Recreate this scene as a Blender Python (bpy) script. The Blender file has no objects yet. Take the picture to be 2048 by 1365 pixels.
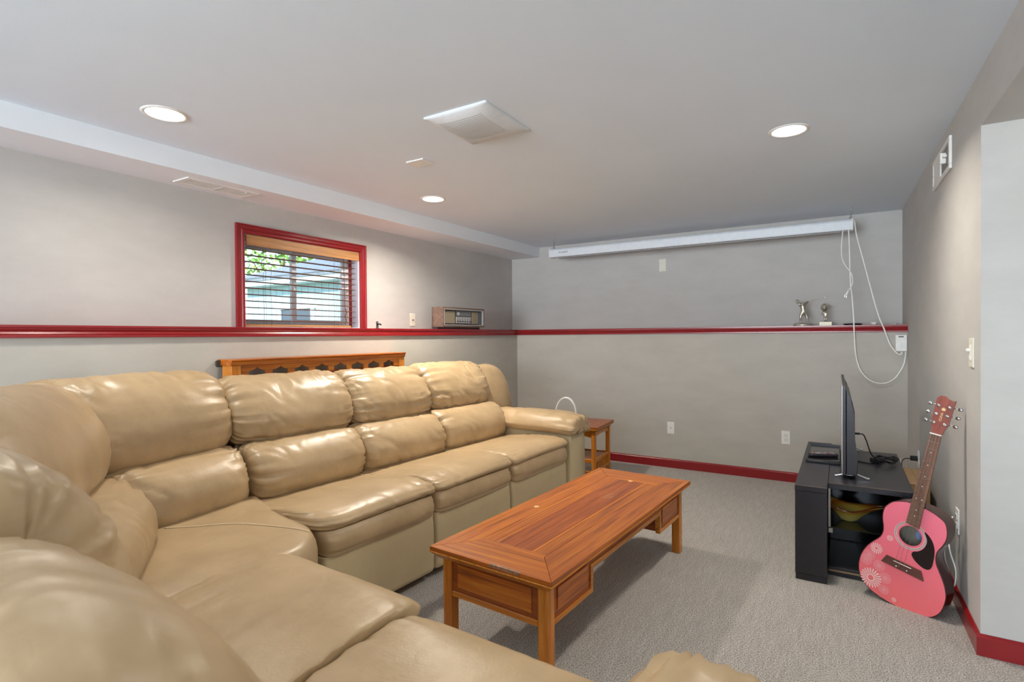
import bpy, bmesh, math, random
import numpy as np
from mathutils import Vector, Matrix, noise

random.seed(7)
scene = bpy.context.scene
COL = scene.collection
PI = math.pi

# ----------------------------------------------------------------- camera
YAW, PITCH, ROLL, FPX, CAM_H = 0.551276, -0.009915, -0.007561, 1074.78, 1.3
cy, sy, cp, sp = math.cos(YAW), math.sin(YAW), math.cos(PITCH), math.sin(PITCH)
fwd = Vector((-sy * cp, cy * cp, sp)); rgt = Vector((cy, sy, 0)); upv = rgt.cross(fwd)
rgt2 = rgt * math.cos(ROLL) + upv * math.sin(ROLL)
upv2 = upv * math.cos(ROLL) - rgt * math.sin(ROLL)
cam_data = bpy.data.cameras.new('camera')
cam_data.sensor_width = 36.0
cam_data.sensor_fit = 'HORIZONTAL'
cam_data.lens = 36.0 * FPX / 2048.0
cam_data.clip_start = 0.02
cam_data.dof.use_dof = True
cam_data.dof.focus_distance = 3.4
cam_data.dof.aperture_fstop = 5.0
cam = bpy.data.objects.new('camera', cam_data)
COL.objects.link(cam)
cam.matrix_world = Matrix((
    (rgt2.x, upv2.x, -fwd.x, 0.0), (rgt2.y, upv2.y, -fwd.y, 0.0),
    (rgt2.z, upv2.z, -fwd.z, CAM_H), (0, 0, 0, 1)))
scene.camera = cam

# ------------------------------------------------------- world, sun, exposure
scene.view_settings.view_transform = 'Standard'
scene.view_settings.look = 'None'
scene.view_settings.exposure = 1.74
scene.view_settings.gamma = 1.0
scene.view_settings.use_curve_mapping = False
world = bpy.data.worlds.new('world')
scene.world = world
world.use_nodes = True
wn = world.node_tree
bg = wn.nodes['Background']
sky = wn.nodes.new('ShaderNodeTexSky')
sky.sky_type = 'NISHITA'
sky.sun_disc = False
sky.sun_elevation = math.radians(48)
sky.sun_rotation = math.radians(120)
sky.air_density = 1.0
wn.links.new(sky.outputs['Color'], bg.inputs['Color'])
bg.inputs['Strength'].default_value = 0.2

sun_data = bpy.data.lights.new('sun', 'SUN')
sun_data.energy = 2.0
sun_data.angle = math.radians(0.6)
sun_data.color = (1.0, 0.95, 0.86)
sun = bpy.data.objects.new('sun', sun_data)
COL.objects.link(sun)
sun.rotation_euler = Vector((-0.5, 0.8, -0.52)).to_track_quat('-Z', 'Y').to_euler()
sun.location = (3, -3, 8)


def area_light(name, loc, target, size, size_y, power, color, spread=180):
    d = bpy.data.lights.new(name, 'AREA')
    d.shape = 'RECTANGLE'
    d.size, d.size_y, d.energy, d.color = size, size_y, power, color
    d.spread = math.radians(spread)
    o = bpy.data.objects.new(name, d)
    COL.objects.link(o)
    o.location = loc
    o.rotation_euler = (Vector(target) - Vector(loc)).to_track_quat('-Z', 'Y').to_euler()
    return o


# added area light behind the camera, assumed daylight
area_light('assumed_daylight', (-1.5, -6.42, 1.15), (-1.3, 0, 1.3), 3.2, 2.1, 172, (0.80, 0.90, 1.0))
# added fill at the alcove end, no real source, brightens the sofa fronts
area_light('alcove_fill', (2.44, 1.8, 1.15), (0, 2.1, 1.0), 1.1, 1.9, 3, (1.0, 0.97, 0.92), 120)
# added up-facing fill behind the camera, brightens the ceiling, not a real lamp
area_light('ceiling_fill', (-1.2, -1.2, 1.5), (-1.2, -0.6, 2.35), 0.6, 0.6, 4, (0.95, 0.98, 1.0))
LAMP_W, LAMP_C = 5.0, (1.0, 0.91, 0.79)
# two added lamps outside the frame, assumed to continue the recessed row
for i, (lx, ly) in enumerate([(-0.25, 1.25), (-0.25, -0.9)]):
    d = bpy.data.lights.new('downlight', 'AREA')
    d.shape = 'DISK'; d.size = 0.16; d.energy = LAMP_W * 0.3; d.color = LAMP_C; d.spread = math.radians(128)
    o = bpy.data.objects.new('downlight', d); COL.objects.link(o)
    o.location = (lx, ly, 2.34)

# ----------------------------------------------------------------- materials


def lin(r, g, b):
    f = lambda c: (c / 255 / 12.92) if c <= 10 else ((c / 255 + 0.055) / 1.055) ** 2.4
    return (f(r), f(g), f(b), 1.0)


def new_mat(name):
    m = bpy.data.materials.new(name); m.use_nodes = True
    nt = m.node_tree
    return m, nt, nt.nodes['Principled BSDF']


def ramp(nt, fac, stops):
    r = nt.nodes.new('ShaderNodeValToRGB')
    el = r.color_ramp.elements
    while len(el) < len(stops):
        el.new(0.5)
    for e, (p, c) in zip(el, stops):
        e.position = p; e.color = c
    nt.links.new(fac, r.inputs[0])
    return r.outputs[0]


def tex_noise(nt, scale, detail=4, rough=0.55, stretch=None, dist=0.0, coord='Object'):
    tc = nt.nodes.new('ShaderNodeTexCoord')
    n = nt.nodes.new('ShaderNodeTexNoise')
    n.inputs['Scale'].default_value = scale
    n.inputs['Detail'].default_value = detail
    n.inputs['Roughness'].default_value = rough
    n.inputs['Distortion'].default_value = dist
    if stretch:
        mp = nt.nodes.new('ShaderNodeMapping')
        mp.inputs['Scale'].default_value = stretch
        nt.links.new(tc.outputs[coord], mp.inputs[0]); nt.links.new(mp.outputs[0], n.inputs['Vector'])
    else:
        nt.links.new(tc.outputs[coord], n.inputs['Vector'])
    return n.outputs['Fac']


def bump(nt, bsdf, height, strength=0.2, dist=0.01, prev=None):
    b = nt.nodes.new('ShaderNodeBump')
    b.inputs['Strength'].default_value = strength
    b.inputs['Distance'].default_value = dist
    nt.links.new(height, b.inputs['Height'])
    if prev is not None:
        nt.links.new(prev, b.inputs['Normal'])
    nt.links.new(b.outputs[0], bsdf.inputs['Normal'])
    return b.outputs[0]


def plain(name, rgb, rough=0.5, metal=0.0, spec=0.5, var=0.0, scale=20, coat=0.0):
    m, nt, b = new_mat(name)
    c = lin(*rgb)
    b.inputs['Base Color'].default_value = c
    b.inputs['Roughness'].default_value = rough
    b.inputs['Metallic'].default_value = metal
    b.inputs['Specular IOR Level'].default_value = spec
    b.inputs['Coat Weight'].default_value = coat
    b.inputs['Coat Roughness'].default_value = 0.15
    v = max(var, 0.04)
    f = tex_noise(nt, scale, 4)
    nt.links.new(ramp(nt, f, [(0.3, tuple(x * (1 - v) for x in c[:3]) + (1,)),
                              (0.7, tuple(min(1, x * (1 + v)) for x in c[:3]) + (1,))]), b.inputs['Base Color'])
    return m


def wood(name, dark, mid, light, axis='Y', rough=0.34, coat=0.1, scale=1.0):
    m, nt, b = new_mat(name)
    st = {'X': (1.2, 30, 30), 'Y': (30, 1.2, 30), 'Z': (30, 30, 1.2)}[axis]
    f = tex_noise(nt, 1.6 * scale, 6, 0.62, st, 0.6)
    base = ramp(nt, f, [(0.28, lin(*dark)), (0.5, lin(*mid)), (0.72, lin(*light))])
    f2 = tex_noise(nt, 5 * scale, 5, 0.7, tuple(s * 2.5 if s > 2 else s for s in st), 0.2)
    mix = nt.nodes.new('ShaderNodeMix'); mix.data_type = 'RGBA'; mix.blend_type = 'MULTIPLY'
    mix.inputs['Factor'].default_value = 0.45
    nt.links.new(base, mix.inputs['A'])
    nt.links.new(ramp(nt, f2, [(0.35, (0.55, 0.5, 0.45, 1)), (0.62, (1, 1, 1, 1))]), mix.inputs['B'])
    # each object its own slight shade
    oi = nt.nodes.new('ShaderNodeObjectInfo')
    hs = nt.nodes.new('ShaderNodeHueSaturation')
    mr = nt.nodes.new('ShaderNodeMapRange')
    mr.inputs['To Min'].default_value = 0.88; mr.inputs['To Max'].default_value = 1.1
    nt.links.new(oi.outputs['Random'], mr.inputs['Value'])
    nt.links.new(mr.outputs[0], hs.inputs['Value'])
    nt.links.new(mix.outputs['Result'], hs.inputs['Color'])
    nt.links.new(hs.outputs[0], b.inputs['Base Color'])
    b.inputs['Roughness'].default_value = rough
    b.inputs['Coat Weight'].default_value = coat
    b.inputs['Coat Roughness'].default_value = 0.18
    bump(nt, b, f2, 0.06, 0.002)
    return m


def wall_paint(name, rgb, rough=0.75, var=0.05):
    m, nt, b = new_mat(name)
    c = lin(*rgb)
    f = tex_noise(nt, 3.0, 6, 0.65, (1, 1, 2.5))
    nt.links.new(ramp(nt, f, [(0.3, tuple(x * (1 - var) for x in c[:3]) + (1,)),
                              (0.7, tuple(x * (1 + var) for x in c[:3]) + (1,))]), b.inputs['Base Color'])
    b.inputs['Roughness'].default_value = rough
    b.inputs['Specular IOR Level'].default_value = 0.25
    bump(nt, b, tex_noise(nt, 140, 3), 0.08, 0.003)
    return m


def leather(name, rgb, lo=0.86, hi=1.1):
    m, nt, b = new_mat(name)
    c = lin(*rgb)
    f = tex_noise(nt, 5.0, 5, 0.6)
    col = ramp(nt, f, [(0.3, (c[0] * lo, c[1] * lo * 0.985, c[2] * lo * 0.95, 1)), (0.7, (c[0] * hi, c[1] * hi, c[2] * hi, 1))])
    nt.links.new(col, b.inputs['Base Color'])
    fr = tex_noise(nt, 9, 4, 0.6)
    mr = nt.nodes.new('ShaderNodeMapRange')
    mr.inputs['To Min'].default_value = 0.3; mr.inputs['To Max'].default_value = 0.46
    nt.links.new(fr, mr.inputs['Value']); nt.links.new(mr.outputs[0], b.inputs['Roughness'])
    b.inputs['Specular IOR Level'].default_value = 0.5
    # soft creases, then grain
    n1 = bump(nt, b, tex_noise(nt, 14, 5, 0.6), 0.22, 0.008)
    tc = nt.nodes.new('ShaderNodeTexCoord')
    vo = nt.nodes.new('ShaderNodeTexVoronoi'); vo.feature = 'DISTANCE_TO_EDGE'
    vo.inputs['Scale'].default_value = 16
    nz = nt.nodes.new('ShaderNodeTexNoise'); nz.inputs['Scale'].default_value = 6
    vm = nt.nodes.new('ShaderNodeVectorMath'); vm.operation = 'MULTIPLY_ADD'
    vm.inputs[1].default_value = (0.35, 0.35, 0.35)
    nt.links.new(tc.outputs['Object'], nz.inputs['Vector'])
    nt.links.new(nz.outputs['Color'], vm.inputs[0]); nt.links.new(tc.outputs['Object'], vm.inputs[2])
    nt.links.new(vm.outputs[0], vo.inputs['Vector'])
    cr = ramp(nt, vo.outputs['Distance'], [(0.0, (0, 0, 0, 1)), (0.05, (1, 1, 1, 1))])
    n2 = bump(nt, b, cr, 0.05, 0.002, n1)
    bump(nt, b, tex_noise(nt, 420, 2), 0.05, 0.001, n2)
    return m


def carpet(name):
    m, nt, b = new_mat(name)
    f = tex_noise(nt, 190, 3, 0.75)
    col = ramp(nt, f, [(0.36, lin(88, 82, 76)), (0.49, lin(190, 184, 176)), (0.62, lin(246, 241, 234))])
    st = tex_noise(nt, 2.2, 5, 0.65, (22, 3, 1))
    mix = nt.nodes.new('ShaderNodeMix'); mix.data_type = 'RGBA'; mix.blend_type = 'MULTIPLY'
    mix.inputs['Factor'].default_value = 1.0
    nt.links.new(col, mix.inputs['A'])
    nt.links.new(ramp(nt, st, [(0.3, (0.84, 0.83, 0.82, 1)), (0.7, (1.06, 1.06, 1.06, 1))]), mix.inputs['B'])
    nt.links.new(mix.outputs['Result'], b.inputs['Base Color'])
    b.inputs['Roughness'].default_value = 0.95
    b.inputs['Specular IOR Level'].default_value = 0.1
    b.inputs['Sheen Weight'].default_value = 0.25
    bump(nt, b, f, 0.9, 0.012)
    return m


def emitter(name, color, strength):
    m = bpy.data.materials.new(name); m.use_nodes = True
    nt = m.node_tree
    nt.nodes.remove(nt.nodes['Principled BSDF'])
    e = nt.nodes.new('ShaderNodeEmission')
    e.inputs['Color'].default_value = color; e.inputs['Strength'].default_value = strength
    nt.links.new(e.outputs[0], nt.nodes['Material Output'].inputs[0])
    return m


def pane_glass(name, tint=(0.97, 1.0, 0.99, 1), refl=1.0):
    m = bpy.data.materials.new(name); m.use_nodes = True
    nt = m.node_tree
    nt.nodes.remove(nt.nodes['Principled BSDF'])
    t = nt.nodes.new('ShaderNodeBsdfTransparent'); t.inputs[0].default_value = tint
    g = nt.nodes.new('ShaderNodeBsdfGlossy'); g.inputs['Roughness'].default_value = 0.02
    fz = nt.nodes.new('ShaderNodeFresnel'); fz.inputs[0].default_value = 1.45
    mx = nt.nodes.new('ShaderNodeMixShader')
    nt.links.new(fz.outputs[0], mx.inputs[0]); nt.links.new(t.outputs[0], mx.inputs[1]); nt.links.new(g.outputs[0], mx.inputs[2])
    nt.links.new(mx.outputs[0], nt.nodes['Material Output'].inputs[0])
    return m


M = {}
M['ceiling'] = wall_paint('ceiling_paint', (226, 236, 246), 0.85, 0.012)
M['soffit'] = wall_paint('soffit_paint', (234, 239, 244), 0.8, 0.01)
M['wall'] = wall_paint('greige_wall_paint', (193, 191, 187))
M['wall_low'] = wall_paint('greige_lower_wall_paint', (186, 182, 174), 0.75, 0.06)
M['red'] = plain('red_trim_paint', (140, 24, 30), 0.32, 0, 0.5, 0.06, 9, 0.2)
M['carpet'] = carpet('carpet_pile')
M['leather'] = leather('tan_leather', (181, 156, 120))
M['leather_flat'] = leather('tan_vinyl', (196, 180, 144), 0.95, 1.04)
M['black_foot'] = plain('black_plastic', (22, 20, 19), 0.5)
OD, OM, OL = (120, 58, 10), (184, 98, 22), (212, 132, 38)
M['wood_y'] = wood('orange_wood_long', OD, OM, OL, 'Y')
M['wood_x'] = wood('orange_wood_cross', OD, OM, OL, 'X')
M['wood_z'] = wood('orange_wood_upright', (154, 84, 16), (204, 124, 36), (226, 154, 60), 'Z', 0.35, 0.15)
M['wood_dark_y'] = wood('red_brown_wood_long', (104, 44, 10), (158, 78, 22), (190, 104, 32), 'Y')
M['wood_dark_x'] = wood('red_brown_wood_cross', (96, 40, 8), (146, 68, 16), (178, 94, 26), 'X')
M['wood_edge_y'] = wood('honey_wood_long', (160, 90, 16), (206, 128, 36), (228, 158, 60), 'Y')
M['wood_edge_x'] = wood('honey_wood_cross', (160, 90, 16), (202, 122, 32), (224, 152, 56), 'X')
M['wood_strip_y'] = wood('amber_strip_long', (140, 70, 12), (196, 110, 28), (214, 136, 44), 'Y')
M['wood_strip_x'] = wood('amber_strip_cross', (140, 70, 12), (196, 110, 28), (214, 136, 44), 'X')
M['wood_worn'] = plain('worn_wood_spot', (226, 186, 130), 0.6, 0, 0.4, 0.15, 60)
M['white_chip'] = plain('pale_wear', (222, 206, 184), 0.6, 0, 0.4, 0.1, 80)
M['white'] = plain('white_plastic', (232, 231, 226), 0.4)
M['ivory'] = plain('ivory_plastic', (226, 221, 206), 0.4)
M['white_metal'] = plain('white_enamel', (226, 232, 238), 0.35)
M['fan_white'] = plain('cool_white_plastic', (222, 228, 232), .5)
M['slot'] = plain('dark_slot', (58, 54, 50), 0.6)
M['lamp'] = emitter('lamp_lens', (1.0, 0.97, 0.93, 1), 3.0)
M['glass'] = pane_glass('window_glass')
M['vinyl'] = plain('white_vinyl', (224, 226, 232), 0.4)
M['reveal'] = plain('pale_reveal_paint', (206, 202, 212), 0.6)
M['blind'] = wood('blind_wood', (150, 98, 52), (190, 138, 86), (206, 158, 106), 'Y', 0.45, 0.1)
M['slat'] = wood('slat_wood', (96, 56, 30), (130, 82, 48), (150, 100, 62), 'Y', 0.5, 0.05)
M['cord'] = plain('brown_cord', (92, 70, 52), 0.8)
M['white_cord'] = plain('white_cord', (242, 241, 237), 0.5)
M['black'] = plain('black_laminate', (37, 35, 42), 0.38, 0, 0.5, 0.12, 30)  # faint blue in the base colour imitates reflected daylight
M['black_gloss'] = plain('black_gloss', (18, 17, 19), 0.12, 0, 0.5)
M['black_cable'] = plain('black_cable', (14, 14, 15), 0.45)
M['tan_edge'] = plain('worn_edge', (150, 126, 96), 0.6)
M['chrome'] = plain('chrome', (206, 208, 214), 0.14, 1.0)
M['steel'] = plain('steel', (170, 168, 164), 0.3, 1.0)
M['pewter'] = plain('pewter', (186, 180, 166), 0.34, 0.7, 0.5, 0.2, 90)
M['pewter_base'] = plain('brushed_base', (184, 178, 156), 0.45, 0.5)
M['radio_case'] = wood('walnut_vinyl', (88, 66, 56), (120, 96, 84), (138, 114, 100), 'Y', 0.5, 0.0)
M['radio_black'] = plain('radio_black', (34, 32, 32), 0.35)
M['radio_grille'] = plain('radio_grille_cloth', (140, 130, 112), 0.8, 0, 0.3, 0.2, 300)
M['silver'] = plain('silver_panel', (200, 200, 200), 0.35, 0.6)
M['dial'] = plain('dial_glass', (84, 88, 92), 0.15)
M['cardboard'] = plain('cardboard', (166, 136, 100), 0.85)
M['amber_rim'] = plain('amber_rim_glass', (96, 40, 12), 0.08, 0, 0.6, 0.2, 30, 0.5)
M['pick'] = plain('pickguard', (28, 16, 18), 0.25)
M['mahog'] = wood('mahogany', (50, 14, 10), (74, 22, 14), (96, 32, 20), 'X', 0.22, 0.5)
M['head'] = wood('headstock_wood', (120, 56, 44), (150, 72, 56), (166, 88, 66), 'X', 0.3, 0.3)
M['fret'] = wood('rosewood', (82, 50, 38), (120, 82, 64), (150, 112, 90), 'X', 0.5, 0.0)
M['bridge'] = wood('bridge_rosewood', (62, 34, 28), (96, 56, 46), (112, 70, 58), 'Y', 0.5, 0.0)
M['bone'] = plain('bone', (236, 232, 222), 0.4)
M['gold'] = plain('gold_print', (222, 196, 140), 0.5)
M['petal'] = plain('petal_print', (244, 206, 202), 0.45)
M['petal_faint'] = plain('faint_petal_print', (240, 150, 156), 0.45)
M['ring_white'] = plain('rosette_white', (232, 200, 198), 0.4)
M['ring_dark'] = plain('rosette_dark', (84, 70, 72), 0.4)
M['spruce'] = plain('inside_wood', (150, 142, 126), 0.8)
M['siding'] = plain('shed_siding', (172, 198, 206), 0.8, 0, 0.3, 0.03, 3)
M['trim_out'] = plain('shed_trim', (206, 222, 226), 0.7)
M['shingle'] = plain('roof_shingle', (128, 136, 146), 0.9, 0, 0.2, 0.25, 6)
M['shed_glass'] = plain('shed_window_glass', (60, 76, 96), 0.1)
M['bark'] = plain('bark', (92, 78, 64), 0.9, 0, 0.2, 0.3, 12)
M['house'] = plain('house_siding', (150, 166, 184), 0.8, 0, 0.3, 0.05, 3)
M['lawn'] = plain('lawn', (132, 138, 112), 0.95, 0, 0.1, 0.25, 6)


def leaf_mat():
    m, nt, b = new_mat('leaf')
    oi = tex_noise(nt, 1.4, 3)
    nt.links.new(ramp(nt, oi, [(0.35, lin(52, 108, 46)), (0.55, lin(126, 168, 70)), (0.7, lin(196, 206, 120))]), b.inputs['Base Color'])
    b.inputs['Roughness'].default_value = 0.6
    b.inputs['Subsurface Weight'].default_value = 0.0
    return m


M['leaf'] = leaf_mat()


def pink_mat():
    m, nt, b = new_mat('pink_lacquer')
    tc = nt.nodes.new('ShaderNodeTexCoord')
    sx = nt.nodes.new('ShaderNodeSeparateXYZ')
    nt.links.new(tc.outputs['Object'], sx.inputs[0])
    mr = nt.nodes.new('ShaderNodeMapRange')
    mr.inputs['From Min'].default_value = 0.34; mr.inputs['From Max'].default_value = 0.84
    nt.links.new(sx.outputs['X'], mr.inputs['Value'])
    nt.links.new(ramp(nt, mr.outputs[0], [(0.0, lin(246, 126, 150)), (0.5, lin(242, 116, 134)), (1.0, lin(238, 112, 116))]), b.inputs['Base Color'])
    b.inputs['Roughness'].default_value = 0.28
    b.inputs['Coat Weight'].default_value = 0.3
    return m


M['pink'] = pink_mat()


def bowl_mat():
    m, nt, b = new_mat('amber_art_glass')
    tc = nt.nodes.new('ShaderNodeTexCoord')
    sx = nt.nodes.new('ShaderNodeSeparateXYZ')
    nt.links.new(tc.outputs['Object'], sx.inputs[0])
    mr = nt.nodes.new('ShaderNodeMapRange')
    mr.inputs['From Min'].default_value = 0.0; mr.inputs['From Max'].default_value = 0.12
    nt.links.new(sx.outputs['Z'], mr.inputs['Value'])
    nt.links.new(ramp(nt, mr.outputs[0], [(0.0, lin(206, 196, 120)), (0.5, lin(236, 196, 84)), (0.70, lin(224, 120, 30)), (0.8, lin(240, 206, 110)), (1.0, lin(170, 66, 20))]), b.inputs['Base Color'])
    b.inputs['Roughness'].default_value = 0.08
    b.inputs['Transmission Weight'].default_value = 0.0
    b.inputs['Subsurface Weight'].default_value = 0.0
    b.inputs['Coat Weight'].default_value = 0.6
    return m


M['bowl'] = bowl_mat()

# ------------------------------------------------------------------- helpers


def set_props(o, label=None, cat=None, group=None, kind=None):
    if label: o['label'] = label
    if cat: o['category'] = cat
    if group: o['group'] = group
    if kind: o['kind'] = kind
    return o


def empty(name, loc, label, cat, rotz=0.0, group=None, matrix=None):
    o = bpy.data.objects.new(name, None)
    COL.objects.link(o)
    o.empty_display_size = 0.05
    if matrix is not None:
        o.matrix_world = matrix
    else:
        o.location = loc; o.rotation_euler = (0, 0, rotz)
    return set_props(o, label, cat, group)


def obj(name, bm, m, parent=None, smooth=False, world=False, label=None):
    """bm (bmesh or mesh) -> one linked object. world=True: verts are world coords, parent is an unrotated Empty."""
    if isinstance(bm, bpy.types.Mesh):
        me = bm
    else:
        bmesh.ops.recalc_face_normals(bm, faces=bm.faces)
        if world and parent is not None:
            bmesh.ops.translate(bm, verts=bm.verts, vec=-parent.location)
        me = bpy.data.meshes.new(name)
        bm.to_mesh(me); bm.free()
    if m is not None and not me.materials:
        me.materials.append(m)
    if smooth:
        me.polygons.foreach_set('use_smooth', [True] * len(me.polygons))
    o = bpy.data.objects.new(name, me)
    COL.objects.link(o)
    if parent is not None: o.parent = parent
    if label: o['label'] = label
    return o


def origin_to(o, p):
    """move the origin of an unparented mesh object to p without moving its shape"""
    o.data.transform(Matrix.Translation(-Vector(p))); o.location = p
    return o


def B():
    return bmesh.new()


def box(bm, lo, hi, bev=0.0, seg=1):
    lo, hi = Vector(lo), Vector(hi)
    r = bmesh.ops.create_cube(bm, size=1.0)
    vs = r['verts']
    bmesh.ops.scale(bm, vec=hi - lo, verts=vs)
    bmesh.ops.translate(bm, vec=(lo + hi) / 2, verts=vs)
    if bev > 0:
        es = list({e for v in vs for e in v.link_edges})
        bmesh.ops.bevel(bm, geom=es, offset=bev, segments=seg, affect='EDGES', profile=0.5)
    return bm


def boxo(name, lo, hi, m, parent=None, bev=0.0, seg=1, **k):
    return obj(name, box(B(), lo, hi, bev, seg), m, parent, **k)


def prism(bm, poly, axis, a0, a1):
    """extrude a 2D polygon along axis; poly coords are the two other axes in xyz order"""
    def P(p, a):
        return {'x': (a, p[0], p[1]), 'y': (p[0], a, p[1]), 'z': (p[0], p[1], a)}[axis]
    v0 = [bm.verts.new(P(p, a0)) for p in poly]
    v1 = [bm.verts.new(P(p, a1)) for p in poly]
    n = len(poly)
    bm.faces.new(v0); bm.faces.new(v1[::-1])
    for i in range(n):
        bm.faces.new((v0[i], v0[(i + 1) % n], v1[(i + 1) % n], v1[i]))
    return bm


def lathe(bm, prof, n=24, c=(0, 0), cap=True):
    rings = []
    for r, z in prof:
        if r < 1e-6:
            rings.append([bm.verts.new((c[0], c[1], z))])
        else:
            rings.append([bm.verts.new((c[0] + r * math.cos(2 * PI * i / n), c[1] + r * math.sin(2 * PI * i / n), z)) for i in range(n)])
    for a, b in zip(rings, rings[1:]):
        for i in range(n):
            j = (i + 1) % n
            if len(a) == 1 and len(b) == 1: continue
            if len(a) == 1: bm.faces.new((a[0], b[i], b[j]))
            elif len(b) == 1: bm.faces.new((a[i], a[j], b[0]))
            else: bm.faces.new((a[i], a[j], b[j], b[i]))
    if cap:
        for r in (rings[0], rings[-1]):
            if len(r) > 1: bm.faces.new(r)
    return bm


def spline(pts, n=8, closed=False):
    pts = [Vector(p) for p in pts]
    out = []
    N = len(pts)
    segs = N if closed else N - 1
    for i in range(segs):
        g = (lambda k: pts[k % N]) if closed else (lambda k: pts[max(0, min(N - 1, k))])
        p0, p1, p2, p3 = g(i - 1), g(i), g(i + 1), g(i + 2)
        for k in range(n):
            t = k / n
            out.append(0.5 * ((2 * p1) + (p2 - p0) * t + (2 * p0 - 5 * p1 + 4 * p2 - p3) * t * t + (3 * p1 - p0 - 3 * p2 + p3) * t ** 3))
    if not closed: out.append(pts[-1])
    return out


def tube(bm, pts, r, n=8, closed=False):
    pts = [Vector(p) for p in pts]
    rings = []
    N = len(pts)
    prev = None
    for i, p in enumerate(pts):
        if closed: t = (pts[(i + 1) % N] - pts[i - 1])
        else: t = pts[min(i + 1, N - 1)] - pts[max(i - 1, 0)]
        t = t.normalized() if t.length > 1e-9 else Vector((0, 0, 1))
        if prev is None:
            a = t.orthogonal().normalized()
        else:
            a = prev - t * prev.dot(t)
            a = a.normalized() if a.length > 1e-6 else t.orthogonal().normalized()
        prev = a
        b = t.cross(a)
        rr = r[i] if isinstance(r, (list, tuple)) else r
        rings.append([bm.verts.new(p + (a * math.cos(2 * PI * k / n) + b * math.sin(2 * PI * k / n)) * rr) for k in range(n)])
    pairs = list(zip(rings, rings[1:])) + ([(rings[-1], rings[0])] if closed else [])
    for x, y in pairs:
        for k in range(n):
            j = (k + 1) % n
            bm.faces.new((x[k], x[j], y[j], y[k]))
    if not closed:
        bm.faces.new(rings[0][::-1]); bm.faces.new(rings[-1])
    return bm


def struct(name, bm, m, smooth=False):
    o = obj(name, bm, m, None, smooth)
    o['kind'] = 'structure'
    return o


def skin(name, verts, edges, radii, m, parent, sub=2):
    me = bpy.data.meshes.new(name)
    me.from_pydata(verts, edges, [])
    me.materials.append(m)
    o = bpy.data.objects.new(name, me)
    COL.objects.link(o)
    o.parent = parent
    sk = o.modifiers.new('skin', 'SKIN'); sk.use_smooth_shade = True
    for sv, r in zip(me.skin_vertices[0].data, radii):
        sv.radius = (r, r) if not isinstance(r, tuple) else r
    me.skin_vertices[0].data[0].use_root = True
    s = o.modifiers.new('subdivision', 'SUBSURF'); s.levels = sub; s.render_levels = sub
    return o


def text_obj(name, body, size, m, parent, matrix, extrude=0.0006):
    cu = bpy.data.curves.new(name, 'FONT')
    cu.body = body; cu.size = size; cu.extrude = extrude
    cu.align_x = 'CENTER'; cu.align_y = 'CENTER'
    tmp = bpy.data.objects.new(name, cu)
    COL.objects.link(tmp)
    dg = bpy.context.evaluated_depsgraph_get()
    me = bpy.data.meshes.new_from_object(tmp.evaluated_get(dg))
    bpy.data.objects.remove(tmp)
    me.transform(matrix)
    me.materials.clear(); me.materials.append(m)
    return obj(name, me, None, parent)


# ---------------------------------------------------------------- room shell
ZC, ZS, ZL1, ZL0 = 2.3506, 2.2348, 1.3659, 1.3054
XL, XLL, YB, YBL = -3.4731, -3.1734, 5.661, 5.2743
XR = lambda y: 0.4367 - 0.0127 * (y - 5.66)
XS = lambda y: -3.0835 + 0.0119 * (y - 5.66)
YO, ZH = 2.8205, 2.126
YN = -6.5

struct('floor', box(B(), (-3.7, YN - 0.1, -0.1), (2.6, 5.8, 0)), M['carpet'])
struct('ceiling', box(B(), (-3.7, YN - 0.1, ZC), (2.6, 5.8, ZC + 0.12)), M['ceiling'])
# left wall: lower block, and the set-back upper wall with the window hole
W_Y0, W_Y1, W_Z0, W_Z1 = 2.168, 3.196, ZL1, 2.012
WT = 0.2
bm = B()
for lo, hi in [((XL - WT, YN, ZL1 - 0.01), (XL, W_Y0, ZC)), ((XL - WT, W_Y1, ZL1 - 0.01), (XL, YB + 0.1, ZC)),
               ((XL - WT, W_Y0, W_Z1), (XL, W_Y1, ZC)), ((XL - WT, W_Y0, ZL1 - 0.3), (XL, W_Y1, W_Z0))]:
    box(bm, lo, hi)
struct('wall_left', bm, M['wall'])
struct('wall_left_lower', box(B(), (XL - WT, YN, 0), (XLL, YB, ZL1 - 0.022)), M['wall_low'])
struct('wall_back', box(B(), (XL - WT, YB, ZL1 - 0.01), (0.6, YB + 0.14, ZC)), M['wall'])
struct('wall_back_lower', box(B(), (XLL, YBL, 0), (0.6, YB + 0.14, ZL1 - 0.022)), M['wall_low'])
bm = B()
prism(bm, [(XR(YO), YO), (XR(5.75), 5.75), (0.62, 5.75), (0.62, YO + 0.1), (2.6, YO + 0.1), (2.6, YO)], 'z', 0, ZC)
struct('wall_right', bm, M['wall'])
struct('wall_light_block', box(B(), (XR(YN) - .06, YN, 0), (XR(YN) + .06, -1.3, ZC)), M['wall'])  # added unseen wall, keeps the assumed daylight off the alcove
struct('wall_alcove', box(B(), (2.5, YN, 0), (2.6, YO, ZC)), M['wall'])
bm = B()
prism(bm, [(XR(YO), YO), (2.5, YO), (2.5, -1.3), (XR(-1.3), -1.3)], 'z', ZH, ZC)
struct('ceiling_alcove', bm, M['wall'])
bm = B()
box(bm, (XL - WT, YN - 0.1, 0), (-3.1, YN, ZC)); box(bm, (0.15, YN - 0.1, 0), (2.6, YN, ZC))
box(bm, (-3.1, YN - 0.1, 2.26), (0.15, YN, ZC))  # assumed opening, left unseen behind the camera for the added daylight
struct('wall_front', bm, M['wall'])
bm = B()
prism(bm, [(XL, YN), (XS(YN), YN), (XS(YB), YB), (XL, YB)], 'z', ZS, ZC)
struct('soffit_left', bm, M['soffit'])

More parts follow.
